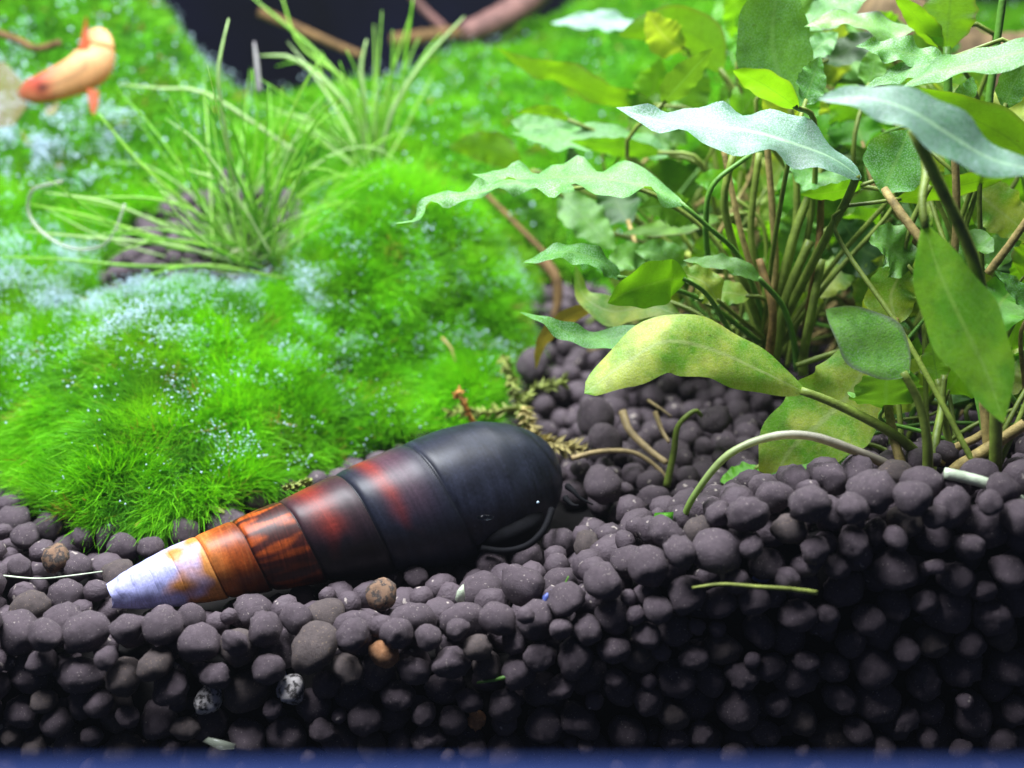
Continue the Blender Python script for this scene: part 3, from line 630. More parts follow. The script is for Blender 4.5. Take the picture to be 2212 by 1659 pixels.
# tall clump in the middle
B1 = (1655, 765, 3.3)
p1 = plant('leafy_plant', 'tall leafy plant with silvery wavy leaves rising from the middle of the right bank', B1, G)
leaf(p1, 'silver_sheen', [(1478, 442), (1400, 402), (1285, 385), (1180, 385), (1090, 382), (1020, 376)], 2.7, 2.9, 62, 68, 0.16, 0.05, [(1530, 490, 2.7), (1600, 560, 2.9), (1650, 690, 3.2), (1660, 770, 3.3)], 'st_green', 13, nwave=3.5)
leaf(p1, 'silver_sheen', [(1250, 408), (1160, 400), (1095, 396), (1050, 412), (1000, 420), (935, 432), (905, 470), (852, 483)], 3.3, 2.6, 32, 58, 0.35, 0.05, [(1330, 400, 3.4), (1430, 430, 3.5), (1560, 540, 3.5), (1650, 760, 3.4)], 'st_olive', 12)
leaf(p1, 'white', [(1860, 385), (1780, 332), (1660, 292), (1540, 275), (1420, 258), (1330, 232)], 2.2, 2.3, 92, 62, 0.12, 0.05, [(1830, 430, 2.3), (1760, 560, 2.7), (1690, 700, 3.1), (1662, 770, 3.3)], 'st_olive', 22, nwave=3.3)
leaf(p1, 'green', [(1708, 225), (1680, 150), (1668, 60), (1690, -90)], 3.4, 3.6, 160, 18, 0.06, 0.10, [(1715, 300, 3.4), (1720, 480, 3.4), (1690, 620, 3.3), (1660, 760, 3.3)], 'st_olive', 18, nwave=1.5)
leaf(p1, 'olive', [(1724, 235), (1670, 195), (1630, 172), (1583, 152)], 2.2, 1.6, 56, -35, 0.10, 0.2, [(1760, 270, 2.8), (1750, 480, 3.1), (1690, 700, 3.3)], 'st_olive', 14, nwave=1.5)
leaf(p1, 'silver_sheen', [(1738, 225), (1752, 180), (1772, 122)], 3.0, 3.3, 62, 30, 0.08, 0.1, base=B1)
leaf(p1, 'silver_sheen', [(1840, 400), (1770, 380), (1690, 340)], 3.0, 3.2, 90, 40, 0.08, 0.15, base=B1)
leaf(p1, 'bright', [(1868, 398), (1800, 415), (1728, 420)], 2.7, 2.5, 34, -40, 0.10, 0.1, base=B1)
leaf(p1, 'silver_sheen', [(1432, 225), (1470, 180), (1540, 105)], 4.2, 4.0, 62, 35, 0.06, 0.15, base=(1640, 740, 4.2))
leaf(p1, 'silver_sheen', [(1340, 605), (1300, 565), (1220, 545), (1130, 568)], 2.5, 2.3, 42, 55, 0.14, 0.05, [(1400, 610, 2.6), (1520, 650, 2.9), (1640, 740, 3.2)], 'st_green', 12)
leaf(p1, 'green', [(1648, 605), (1580, 572), (1475, 562)], 2.5, 2.4, 34, 50, 0.12, 0.05, [(1690, 660, 2.6), (1715, 740, 2.8), (1722, 800, 2.9)], 'st_green', 14)
leaf(p1, 'yellow', [(1555, 655), (1520, 610), (1462, 585)], 2.6, 2.5, 62, 40, 0.15, 0.1, [(1600, 690, 2.8), (1650, 730, 3.1)], 'st_olive', 12)
leaf(p1, 'yellow', [(1620, 640), (1560, 632), (1500, 650)], 3.0, 2.9, 50, 35, 0.1, 0.1, base=B1)
for m_, w_, q in (('st_olive', 20, ((1585, 330, 3.0), (1565, 440, 3.0), (1605, 600, 3.1), (1660, 755, 3.3))), ('st_tan', 17, ((1655, 285, 3.1), (1668, 450, 3.1), (1675, 600, 3.1), (1655, 720, 3.2))),
                  ('st_tan', 15, ((1560, 310, 3.3), (1600, 500, 3.2), (1640, 640, 3.2), (1655, 750, 3.3))), ('st_olive', 24, ((1790, 330, 3.2), (1725, 480, 3.1), (1690, 610, 3.1), (1655, 770, 3.3))),
                  ('st_brown', 18, ((1775, 390, 3.2), (1768, 540, 3.1), (1745, 680, 3.1), (1735, 790, 3.1))), ('st_olive', 18, ((1640, 330, 3.4), (1622, 500, 3.4), (1640, 660, 3.4), (1650, 760, 3.4))),
                  ('st_green', 14, ((1620, 335, 2.9), (1540, 400, 2.9), (1525, 480, 3.0), (1530, 560, 3.2))), ('st_olive', 26, ((1750, 520, 3.0), (1700, 640, 3.0), (1680, 740, 3.1), (1670, 800, 3.2))),
                  ('st_brown', 20, ((1640, 560, 2.9), (1668, 660, 2.7), (1665, 740, 2.7), (1655, 800, 2.8))), ('st_olive', 22, ((1775, 560, 2.8), (1750, 690, 2.7), (1735, 770, 2.8), (1735, 810, 2.8))),
                  ('st_olive', 15, ((1720, 790, 2.6), (1780, 770, 2.6), (1830, 755, 2.7)))):
    tube('stem', [P(*a)-np.array(p1.location) for a in q], wpx(w_, P(*q[0]))/2*.8, wpx(w_, P(*q[0]))/2, M[m_], p1, 18, 8, 0.03)
# low plant on the left of the clump
B2 = (1600, 745, 2.9)
p2 = plant('leafy_plant', 'low plant with drooping yellow and bright green leaves left of the tall clump', B2, G)
leaf(p2, 'yellow', [(1470, 682), (1400, 662), (1320, 672), (1262, 640), (1242, 572)], 3.0, 3.4, 62, 35, 0.12, 0.1, base=B2, nwave=2)
leaf(p2, 'bright', [(1485, 600), (1440, 605), (1370, 625), (1312, 655)], 2.0, 1.6, 96, -20, 0.06, 0.15, [(1530, 640, 2.2), (1590, 740, 2.8)], 'st_green', 12, nwave=1.5)
leaf(p2, 'silver_sheen', [(1440, 718), (1370, 722), (1290, 735), (1220, 715), (1170, 690), (1122, 674)], 2.2, 2.3, 44, 42, 0.18, 0.05, base=B2, nwave=2.5)
leaf(p2, 'brown', [(1300, 655), (1220, 690), (1172, 740), (1157, 798)], 3.4, 3.6, 34, 30, 0.08, 0.2, base=B2)
leaf(p2, 'yellow', [(1460, 770), (1390, 790), (1330, 740)], 2.9, 2.9, 30, 40, 0.1, 0.1, base=B2)
# yellowing plant in front
B3 = (1975, 975, 1.25)
p3 = plant('leafy_plant', 'yellowing plant with a long mottled leaf arching over the granules', B3, G)
leaf(p3, 'yellow', [(1740, 848), (1640, 800), (1540, 755), (1440, 738), (1350, 785), (1262, 850)], 1.3, 1.1, 128, 22, 0.07, 0.06, [(1800, 870, 1.25), (1910, 925, 1.2), (1975, 975, 1.25), (2000, 1030, 1.3)], 'st_olive', 24, prof=0.54, nwave=2.0, curl=0.25, pw=0.55)
leaf(p3, 'yellow', [(1885, 745), (1840, 845), (1775, 910), (1705, 975), (1668, 1060)], 2.0, 1.6, 190, 10, 0.10, 0.05, base=(1960, 980, 1.6), nwave=2, prof=0.42, pw=0.5)
leaf(p3, 'bright', [(1850, 960), (1760, 980), (1655, 1040)], 1.9, 1.6, 100, 30, 0.10, 0.05, base=(1960, 990, 1.7))
leaf(p3, 'yellow', [(1893, 1020), (1880, 985), (1850, 940)], 2.3, 2.3, 50, 20, 0.1, 0.1, base=(1960, 1010, 2.0))
leaf(p3, 'bright', [(1640, 1008), (1600, 1030), (1555, 1040)], 2.1, 2.0, 50, 40, 0.1, 0.1, base=(1760, 1030, 2.2))
leaf(p3, 'silver_sheen', [(1960, 985), (1930, 930), (1945, 870)], 2.6, 2.8, 66, 20, 0.1, 0.1, base=(1975, 1000, 2.4))
# small rosette with oval leaf
B4 = (2005, 1030, 0.95)
p4 = plant('leafy_plant', 'small rosette with an oval purple-edged leaf standing behind the right bank crest', B4, G)
leaf(p4, 'purple', [(1960, 812), (1915, 770), (1850, 715), (1784, 668)], 0.9, 1.1, 132, 12, 0.04, 0.10, [(1985, 870, .9), (2002, 950, .9), (2004, 1040, .95)], 'st_olive', 22, nwave=1, prof=0.45)
leaf(p4, 'olive', [(2027, 830), (2020, 790), (2012, 735)], 1.7, 1.8, 62, -10, 0.06, 0.1, [(2035, 870, 1.6), (2020, 960, 1.3), (2010, 1040, 1.1)], 'st_olive', 20)
leaf(p4, 'yellow', [(1938, 700), (1925, 640), (1945, 590), (1965, 545)], 1.9, 2.1, 108, 15, 0.10, 0.08, [(1912, 800, 1.6), (1925, 920, 1.3), (1950, 1015, 1.1)], 'st_tan', 20, prof=0.36)
for m_, w_, q in (('st_olive', 18, ((2040, 810, 1.7), (2035, 880, 1.6), (2050, 960, 1.5), (2050, 1020, 1.4))), ('st_tan', 30, ((2215, 915, 0.9), (2140, 965, 0.95), (2070, 1010, 1.0), (2040, 1040, 1.0))), ('st_tan', 20, ((2170, 905, 1.5), (2110, 945, 1.4), (2060, 970, 1.3), (2030, 1000, 1.2)))):
    tube('stem', [P(*a)-np.array(p4.location) for a in q], wpx(w_, P(*q[0]))/2*.8, wpx(w_, P(*q[0]))/2, M[m_], p4, 18, 8, 0.03)
# right-hand plant, leaves close to the glass
B5 = (2150, 1010, 0.9)
p5 = plant('leafy_plant', 'large plant with pale blurred arching leaf and long hanging leaf at the right edge', B5, G)
leaf(p5, 'white', [(2270, 375), (2150, 345), (2050, 290), (1960, 238), (1870, 210), (1766, 214)], 0.2, 0.5, 92, 52, 0.10, 0.05, nwave=2.0, prof=0.5)
tube('stem', [P(*a)-np.array(p5.location) for a in ((1972, 280, 0.6), (2030, 400, 0.6), (2095, 540, 0.6), (2130, 680, 0.7), (2150, 850, .8), (2150, 1020, .9))], 0.045, 0.055, M['st_olive'], p5, 24, 8, 0.02)
leaf(p5, 'lime', [(1995, 480), (2030, 590), (2080, 700), (2130, 800), (2168, 915)], 0.7, 0.1, 150, 12, 0.05, 0.12, [(1992, 430, .8), (2000, 370, 1.0), (1990, 300, 1.4), (1985, 245, 1.9)], 'st_olive', 22, nwave=1.5, prof=0.5)
leaf(p5, 'silver_sheen', [(1905, 418), (1930, 360), (1965, 280)], 1.7, 2.0, 140, 15, 0.08, 0.12, [(1960, 480, 1.5), (2040, 590, 1.3), (2110, 760, 1.1), (2140, 1000, 1.0)], 'st_tan', 24, nwave=1.5, prof=0.48)
leaf(p5, 'olive', [(2260, 370), (2180, 300), (2090, 250), (1985, 190)], 1.5, 1.7, 92, -20, 0.06, 0.1, base=B5, nwave=1.5)
leaf(p5, 'olive', [(1935, 432), (2020, 412), (2100, 395), (2200, 372)], 2.2, 2.0, 50, -30, 0.08, 0.1, base=B5)
leaf(p5, 'yellow', [(2085, 395), (2140, 440), (2240, 520)], 2.9, 2.7, 100, 15, 0.1, 0.1, base=(2150, 980, 1.6))
leaf(p5, 'silver_sheen', [(2230, 670), (2190, 620), (2148, 585)], 1.4, 1.4, 34, 45, 0.1, 0.1, base=B5)
for m_, w_, q in (('st_tan', 19, ((2062, 320, 1.9), (2066, 430, 1.9), (2062, 540, 1.9), (2040, 680, 1.9))), ('st_tan', 20, ((2230, 460, 1.4), (2180, 530, 1.5), (2135, 590, 1.6))), ('st_olive', 16, ((2010, 400, 2.1), (1970, 480, 2.1), (1945, 560, 2.1), (1930, 640, 2.2))), ('st_green', 12, ((2090, 600, 1.9), (2080, 700, 1.8), (2100, 800, 1.7), (2130, 960, 1.5)))):
    tube('stem', [P(*a)-np.array(p5.location) for a in q], wpx(w_, P(*q[0]))/2*.85, wpx(w_, P(*q[0]))/2, M[m_], p5, 18, 8, 0.03)
# upper plant at the back right
B6 = (1900, 720, 4.6)
p6 = plant('leafy_plant', 'tall rear plant whose pale purple-tinged leaves reach the top edge', B6, G)
leaf(p6, 'purple', [(1990, 65), (1908, 62), (1825, 40), (1737, 58)], 3.6, 3.5, 42, 58, 0.22, 0.05, base=B6, nwave=2)
leaf(p6, 'silver_sheen', [(1735, 60), (1790, 30), (1880, -15)], 4.6, 4.6, 66, 40, 0.1, 0.1, base=B6)
leaf(p6, 'silver_sheen', [(1742, 125), (1770, 100), (1810, 70)], 4.2, 4.3, 55, 25, 0.1, 0.1, base=B6)
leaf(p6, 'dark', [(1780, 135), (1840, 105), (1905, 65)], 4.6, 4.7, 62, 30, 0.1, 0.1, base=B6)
leaf(p6, 'green', [(1875, 190), (1885, 150), (1895, 105)], 4.0, 4.2, 62, 20, 0.1, 0.1, base=B6)
leaf(p6, 'silver_sheen', [(2040, 128), (1980, 118), (1910, 105), (1848, 100)], 2.6, 2.6, 52, 50, 0.2, 0.05, base=(2000, 700, 3.0), nwave=2.5)
leaf(p6, 'silver_sheen', [(2050, 128), (1970, 150), (1868, 190)], 2.4, 2.5, 40, 50, 0.12, 0.05, base=(2000, 700, 3.0))
leaf(p6, 'silver_sheen', [(2290, 105), (2200, 115), (2090, 140), (2010, 160), (1945, 192)], 1.8, 2.0, 58, 55, 0.15, 0.05, base=(2100, 800, 2.0), nwave=2)
leaf(p6, 'olive', [(2045, 112), (2048, 50), (2060, -60)], 3.2, 3.2, 112, -10, 0.05, 0.12, [(2048, 200, 3.2), (2050, 400, 3.2), (2030, 700, 3.2)], 'st_green', 22, prof=0.5)
leaf(p6, 'olive', [(2035, 105), (1990, 50), (1930, -15)], 3.3, 3.2, 46, -40, 0.05, 0.12, base=(2030, 700, 3.3))
leaf(p6, 'green', [(2168, 235), (2190, 180), (2235, 110)], 2.2, 2.3, 66, 20, 0.06, 0.1, base=(2150, 800, 2.2))
leaf(p6, 'silver_sheen', [(2060, 215), (2090, 195), (2100, 165)], 2.8, 2.9, 40, 30, 0.06, 0.1, base=(2100, 700, 2.8))
tube('stem', [P(*a)-np.array(p6.location) for a in ((2170, -30, 3.0), (2150, 120, 3.0), (2135, 240, 3.0), (2120, 500, 3.0), (2110, 700, 2.9))], 0.035, 0.045, M['st_green'], p6, 24, 8, 0.02)
# rear left plant, partly blurred over the moss
B7 = (1560, 620, 5.2)
p7 = plant('leafy_plant', 'rear plant spreading blurred olive and pale leaves over the moss hillside', B7, G)
leaf(p7, 'olive', [(1560, 155), (1510, 80), (1430, 58), (1335, 76)], 5.4, 5.6, 96, -15, 0.08, 0.1, base=B7, nwave=1.5)
leaf(p7, 'olive', [(1420, 228), (1310, 205), (1220, 160), (1140, 142), (1072, 102)], 5.4, 5.8, 52, -30, 0.16, 0.1, base=B7)
leaf(p7, 'silver_sheen', [(1250, 290), (1170, 275), (1105, 262)], 5.3, 5.5, 78, 30, 0.1, 0.1, [(1330, 320, 5.2), (1450, 430, 5.2), (1560, 620, 5.2)])
leaf(p7, 'olive', [(1235, 262), (1180, 240), (1112, 242)], 5.1, 5.2, 24, -30, 0.1, 0.1, [(1330, 310, 5.2), (1450, 430, 5.2), (1560, 620, 5.2)])
leaf(p7, 'silver_sheen', [(1450, 335), (1340, 302), (1220, 300), (1105, 288)], 5.0, 5.1, 58, 48, 0.14, 0.05, base=B7)
leaf(p7, 'bright', [(1430, 330), (1330, 318), (1230, 305)], 4.7, 4.8, 40, -30, 0.1, 0.1, base=B7)
leaf(p7, 'olive', [(1125, 360), (1060, 320), (968, 318)], 6.3, 6.4, 70, -12, 0.12, 0.1, base=(1480, 560, 6.2))
leaf(p7, 'white', [(1380, 60), (1300, 45), (1190, 50)], 7.5, 7.6, 40, 45, 0.14, 0.1, base=(1500, 500, 7.2))
leaf(p7, 'green', [(1210, 420), (1260, 470), (1330, 540)], 4.8, 4.4, 82, 25, 0.1, 0.1, base=(1580, 640, 4.8))
leaf(p7, 'olive', [(1560, 470), (1450, 490), (1340, 505)], 4.2, 4.2, 40, 30, 0.1, 0.1, base=B7)
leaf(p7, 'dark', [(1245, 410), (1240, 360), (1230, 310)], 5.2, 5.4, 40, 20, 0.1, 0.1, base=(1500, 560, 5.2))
# shaded foliage deeper inside the thicket
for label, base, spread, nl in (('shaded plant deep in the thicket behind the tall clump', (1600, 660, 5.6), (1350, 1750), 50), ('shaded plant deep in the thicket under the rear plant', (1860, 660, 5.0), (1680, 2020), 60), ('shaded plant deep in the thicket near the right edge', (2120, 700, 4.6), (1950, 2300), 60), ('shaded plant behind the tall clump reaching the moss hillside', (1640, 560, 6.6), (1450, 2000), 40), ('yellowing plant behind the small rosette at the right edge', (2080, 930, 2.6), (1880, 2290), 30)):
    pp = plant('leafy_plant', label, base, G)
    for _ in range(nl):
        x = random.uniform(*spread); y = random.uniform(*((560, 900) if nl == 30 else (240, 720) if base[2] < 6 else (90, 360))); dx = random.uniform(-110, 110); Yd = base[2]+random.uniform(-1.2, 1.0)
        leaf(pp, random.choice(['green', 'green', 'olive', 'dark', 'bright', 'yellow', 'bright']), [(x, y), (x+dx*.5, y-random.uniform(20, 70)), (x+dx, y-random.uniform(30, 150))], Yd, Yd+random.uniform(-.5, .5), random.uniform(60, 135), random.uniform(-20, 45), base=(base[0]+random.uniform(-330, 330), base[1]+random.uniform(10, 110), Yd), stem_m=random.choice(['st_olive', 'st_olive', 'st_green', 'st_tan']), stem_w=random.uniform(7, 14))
pm = plant('leafy_plant', 'mid height plant whose overlapping leaves half hide the tall stems', (1600, 750, 4.0), G)
for x, y, dx, dy, W_, Yd, m_ in ((1500, 480, -120, -30, 70, 3.7, 'green'), (1560, 520, -60, 70, 62, 3.6, 'olive'), (1480, 600, -110, -60, 74, 3.8, 'green'), (1610, 600, -40, -120, 66, 3.6, 'bright'), (1700, 560, 60, -130, 84, 3.7, 'green'), (1760, 640, 110, -70, 76, 3.5, 'yellow'),
        (1820, 560, 80, -110, 84, 3.6, 'bright'), (1870, 680, 40, -130, 80, 3.3, 'yellow'), (1720, 470, -30, -100, 70, 3.9, 'bright'), (1590, 430, -90, -40, 58, 3.8, 'bright'), (1830, 470, 110, -30, 62, 3.6, 'olive'), (1400, 560, -90, 30, 64, 3.9, 'green'), (1700, 700, 80, -50, 60, 3.3, 'yellow'), (1960, 620, 90, -70, 80, 3.0, 'yellow'), (2060, 560, 70, 90, 90, 2.8, 'yellow'), (2080, 760, 90, -60, 84, 2.4, 'bright'), (2150, 860, 60, -90, 90, 2.2, 'yellow'), (2180, 760, 40, -120, 90, 2.3, 'bright')):
    leaf(pm, m_, [(x, y), (x+dx*.5, y+dy*.5-18), (x+dx, y+dy)], Yd, Yd-random.uniform(-.2, .4), W_, random.uniform(-10, 40), base=(x*0.5+820, 770, Yd+0.1) if x < 1900 else (x-30, 1000, 1.9), stem_m='st_olive', stem_w=11)
# ------------------------------------------------------------------ grass clumps
def grass(name, label, base, explicit, nrand, seed, fan, lens, wid):
    r = np.random.default_rng(seed); root = thing(name, label, 'grass', 'grass clumps', P(*base)); org = np.array(root.location)
    def blade(path, w0, c):
        n = 14; path = smooth_path(path, n); s = np.linspace(0, 1, n); rad = w0*np.sqrt(np.clip(1-s**2.5, 0.03, 1))
        v, f = tube_data(path, rad, 5, flat=0.6)
        cc = np.repeat(np.array(c)[None]*(0.75+0.45*s[:, None]), 5, axis=0)
        put('blade', mesh('blade', v-org, f, M['blade'], col=cc), root)
    cols = [(0.20, 0.52, 0.03), (0.32, 0.62, 0.08), (0.30, 0.60, 0.09), (0.22, 0.56, 0.03), (0.46, 0.66, 0.28)]
    for pts, w_, c in explicit: blade([P(*q) for q in pts], wpx(w_, P(*base))/2, cols[c] if isinstance(c, int) else c)
    for _ in range(nrand):
        bx, by, bY = base[0]+r.normal(0, fan[2]), base[1]+r.normal(0, 10), base[2]+r.normal(0, 0.4)
        a = r.uniform(fan[0], fan[1]) if r.random() < .75 else r.normal((fan[0]+fan[1])/2, .3); L = r.uniform(*lens); dY = r.normal(0, 0.7)*L/300; sag = r.normal(0.10, 0.13)*L*(0.25+abs(math.cos(a)))
        pts = []
        for s in (0, .35, .7, 1): pts.append(P(bx+math.cos(a)*L*s+r.normal(0, 3), by-math.sin(a)*L*s-sag*math.sin(math.pi*s*0.75)+sag*s*s, bY+dY*s))
        blade(pts, wpx(r.uniform(*wid), P(*base))/2, cols[r.integers(0, 5)])
E1 = [([(515, 460, 6.0), (495, 330, 5.8), (472, 180, 5.6), (478, 110, 5.6), (494, 40, 5.7)], 10, 4), ([(548, 560, 6.2), (590, 350, 6.1), (650, 200, 6.0), (697, 118, 6.0)], 8, 1), ([(555, 560, 6.2), (600, 430, 6.0), (660, 300, 5.9), (740, 225, 5.8)], 8, 2),
      ([(520, 540, 6.2), (400, 440, 5.9), (300, 350, 5.8), (212, 244, 5.8)], 10, 1), ([(515, 560, 6.2), (380, 500, 5.8), (240, 440, 5.6), (95, 415, 5.6)], 9, 4), ([(500, 570, 6.1), (360, 520, 5.7), (200, 470, 5.5), (60, 440, 5.5)], 9, 1),
      ([(520, 560, 6.1), (440, 470, 5.8), (330, 430, 5.7), (150, 428, 5.6)], 9, 2), ([(538, 560, 6.2), (520, 450, 5.9), (470, 390, 5.8), (405, 366, 5.8)], 10, 4), ([(520, 560, 6.2), (430, 420, 6.2), (340, 290, 6.4), (250, 190, 6.6)], 8, 0),
      ([(640, 330, 6.9), (450, 205, 7.0), (350, 192, 7.0), (255, 182, 7.1)], 11, 4), ([(530, 560, 6.2), (540, 420, 6.3), (555, 280, 6.4), (545, 150, 6.4)], 9, 3), ([(500, 575, 5.6), (300, 575, 5.3), (120, 560, 5.2), (-10, 555, 5.2)], 9, 2),
      ([(620, 605, 5.4), (500, 580, 5.3), (400, 575, 5.3), (300, 600, 5.2)], 8, 1), ([(545, 570, 6.0), (575, 470, 5.9), (620, 380, 5.9), (690, 300, 6.0)], 8, 3),
      ([(500, 565, 5.9), (370, 530, 5.6), (210, 515, 5.4), (50, 500, 5.4)], 9, 4), ([(555, 580, 5.8), (545, 545, 5.6), (515, 540, 5.5), (480, 560, 5.4)], 8, (0.5, 0.52, 0.36))]
grass('grass_clump', 'fine bright green grass clump growing on dark soil behind the moss mound', (530, 572, 6.1), E1, 105, 3, (0.45, 3.1, 44), (130, 440), (3.5, 7.5))
E2 = [([(815, 370, 8.0), (850, 240, 7.8), (910, 140, 7.8), (1003, 35, 7.8)], 11, 4), ([(805, 370, 8.0), (830, 220, 8.0), (865, 100, 8.0), (890, 25, 8.0)], 8, 1), ([(800, 370, 8.0), (760, 210, 8.0), (680, 110, 8.1), (540, -10, 8.2)], 10, 2), ([(800, 370, 8.0), (770, 200, 8.0), (650, 100, 8.1), (605, -20, 8.2)], 9, 1),
      ([(800, 370, 8.0), (790, 240, 7.9), (780, 150, 7.9), (792, 85, 7.9)], 13, 4), ([(810, 370, 8.0), (860, 210, 7.8), (880, 90, 7.8), (893, -10, 7.8)], 9, 3), ([(800, 370, 8.0), (750, 230, 7.8), (640, 130, 7.8), (560, 120, 7.8)], 12, 4), ([(700, 430, 7.4), (790, 330, 7.4), (880, 275, 7.4)], 7, 1),
      ([(560, 200, 8.0), (556, 150, 8.0), (549, 90, 8.0)], 11, (0.62, 0.60, 0.66))]
grass('grass_clump', 'taller pale grass clump rooted on the moss crest behind', (805, 372, 8.0), E2, 42, 4, (1.0, 2.7, 12), (120, 360), (4.5, 9))
tag(tube('film_strand', [P(*q) for q in ((135, 392, 5.0), (72, 410, 5.0), (62, 460, 5.0), (95, 505, 4.9), (150, 535, 4.8), (210, 535, 4.8), (245, 505, 4.8), (270, 440, 4.9))], 0.026, 0.020, M['film'], None, 30, 8), 'clear curled strand looped beside the grass clump', 'strand')
# ------------------------------------------------------------------ sprigs, roots, twigs, scraps
def sprig(label, branches, m, dens, ll, name='moss_sprig', wd=0.02):
    root = thing(name, label, 'sprig', loc=P(*branches[0][0])); org = np.array(root.location)
    for br in branches:
        pts = [P(*q) for q in br]; tube('stem', [q-org for q in pts], 0.03, 0.02, M[m], root, 16, 5)
        path = smooth_path(pts, int(np.linalg.norm(np.diff(pts, axis=0), axis=1).sum()*dens)+4); T = np.gradient(path, axis=0); T /= np.linalg.norm(T, axis=1)[:, None]
        A = Acc()
        for i, q in enumerate(path):
            for _ in range(4):
                d = np.cross(T[i], rng.standard_normal(3)); d /= np.linalg.norm(d); d = d*0.8+T[i]*0.6; s = np.cross(d, rng.standard_normal(3)); s /= np.linalg.norm(s); L = ll*rng.uniform(.6, 1.2)
                A.add(np.array([q-s*wd, q+s*wd, q+d*L*.6+s*wd*.8, q+d*L, q+d*L*.6-s*wd*.8])-org, [(0, 1, 2, 3, 4)])
        lf = put('leaflets', mesh('leaflets', np.vstack(A.v), A.f, M[m], smooth=False), root); lf['kind'] = 'stuff'
sprig('feathery green and straw moss sprig lying behind the snail', [[(1085, 770, 4.6), (1100, 810, 4.2), (1120, 870, 3.7), (1140, 920, 3.3)], [(1120, 870, 3.7), (1160, 840, 3.8), (1215, 825, 3.9)], [(1130, 880, 3.6), (1060, 890, 3.7), (970, 890, 3.9)]], 'sprig', 26, 0.13)
sprig('straw coloured moss sprig end pointing from the shell to the right', [[(1130, 880, 3.55), (1150, 930, 3.2), (1180, 955, 3.0), (1255, 970, 2.9)]], 'sprig_tan', 34, 0.16)
sprig('rusty hooked dead sprig standing above the shell', [[(1030, 925, 3.5), (1010, 890, 3.5), (1000, 865, 3.5), (985, 855, 3.5), (992, 845, 3.5)]], 'rust', 30, 0.07)
sprig('yellow green moss tip between the shell and the moss mound', [[(612, 1055, 2.2), (640, 1048, 2.2), (668, 1042, 2.25)]], 'sprig', 40, 0.08)
sprig('yellow green moss strand under the lower moss edge', [[(430, 1090, 2.2), (470, 1100, 2.15), (500, 1120, 2.1)]], 'sprig', 20, 0.06)
def strand(name, label, cat, pts, r0, r1, m, group=None, n=24, k=8, flat=1.0): return tag(tube(name, [P(*q) for q in pts], r0, r1, M[m], None, n, k, 0.02, flat), label, cat, group)
bp = smooth_path([P(*q) for q in ((1470, 1135, 0.85), (1500, 1070, 0.8), (1570, 985, 0.75), (1660, 945, 0.75), (1750, 942, 0.8), (1850, 975, 0.85), (1920, 1005, 0.9), (1990, 1035, 0.95))], 44); bv, bf = tube_data(bp, np.linspace(.028, .046, 44)*(1+.03*rng.standard_normal(44)), 10); bs = np.linspace(0, 1, 44)
bc = np.stack([np.interp(bs, [0, .3, .5, .75, 1], q) for q in ((.22, .38, .54, .34, .18), (.38, .48, .54, .31, .15), (.05, .20, .44, .24, .13))], 1)
tag(put('bent_stem', mesh('bent_stem', bv, bf, M['blade'], col=np.repeat(bc, 10, axis=0))), 'pale stem arched like a bridge over the granules before the plants', 'stem')
strand('cut_stem', 'cut translucent green stem lying on the right bank crest', 'stem', ((2040, 1022, 0.5), (2100, 1035, 0.45), (2160, 1055, 0.4), (2220, 1090, 0.35)), 0.05, 0.045, 'scrap', None, 20, 10)
strand('root', 'pinkish root running from the snail head to the plant roots', 'root', ((1235, 990, 2.6), (1300, 975, 2.7), (1370, 978, 2.7), (1420, 1010, 2.6), (1445, 1040, 2.5)), 0.03, 0.02, 'root', 'roots on the bed')
strand('root', 'pale thick root curving down behind the dark granules', 'root', ((1345, 890, 3.3), (1360, 930, 3.1), (1400, 970, 2.9), (1440, 1000, 2.7)), 0.045, 0.03, 'root', 'roots on the bed')
strand('root', 'grey green hooked stalk rising between the pale roots', 'root', ((1440, 1050, 2.4), (1455, 980, 2.4), (1465, 920, 2.4), (1500, 888, 2.45), (1515, 898, 2.5)), 0.04, 0.022, 'st_olive', 'roots on the bed')
strand('root', 'thin pale root forking toward the yellowing leaf', 'root', ((1400, 865, 3.3), (1430, 885, 3.1), (1450, 900, 3.0)), 0.018, 0.012, 'root', 'roots on the bed')
strand('root', 'short pale root beside the orange fleck under the leaf', 'root', ((1415, 890, 3.1), (1430, 930, 2.95), (1445, 955, 2.8)), 0.03, 0.018, 'root', 'roots on the bed')
strand('thread', 'hair thin pale thread lying left of the shell tip', 'thread', ((-10, 1242, 1.0), (80, 1250, 1.0), (150, 1244, 1.05), (240, 1232, 1.1)), 0.009, 0.007, 'scrap')
strand('driftwood_branch', 'pinkish brown driftwood branch lying on the top of the moss hillside', 'driftwood', ((1000, 75, 13.6), (1060, 50, 13.8), (1120, 15, 14), (1170, -30, 14.3)), 0.22, 0.30, 'wood', None, 24, 10)
strand('twig', 'knobbly brown twig sticking out of the moss beside the fish', 'twig', ((-20, 65, 8.8), (40, 88, 8.8), (80, 105, 8.8), (130, 92, 8.7)), 0.06, 0.05, 'twig', 'twigs at the back')
strand('twig', 'pale brown twig crossing the dark gap behind the grass', 'twig', ((560, 25, 13), (640, 60, 13), (720, 95, 13), (780, 120, 13)), 0.10, 0.07, 'twig', 'twigs at the back')
strand('twig', 'thin reddish twig slanting across the dark gap', 'twig', ((880, -20, 15), (920, 25, 15), (960, 60, 14.6)), 0.09, 0.07, 'wood', 'twigs at the back')
strand('twig', 'dull brown twig along the top of the moss ridge', 'twig', ((850, 90, 14.2), (950, 75, 13.9), (1010, 70, 13.7)), 0.16, 0.12, 'twig', 'twigs at the back')
strand('driftwood_log', 'blurred brown driftwood log behind the right hand leaves', 'driftwood', ((1850, 60, 9.5), (2000, 150, 9.3), (2150, 200, 9.0), (2400, 160, 9.0)), 0.8, 0.9, 'log', None, 24, 14)
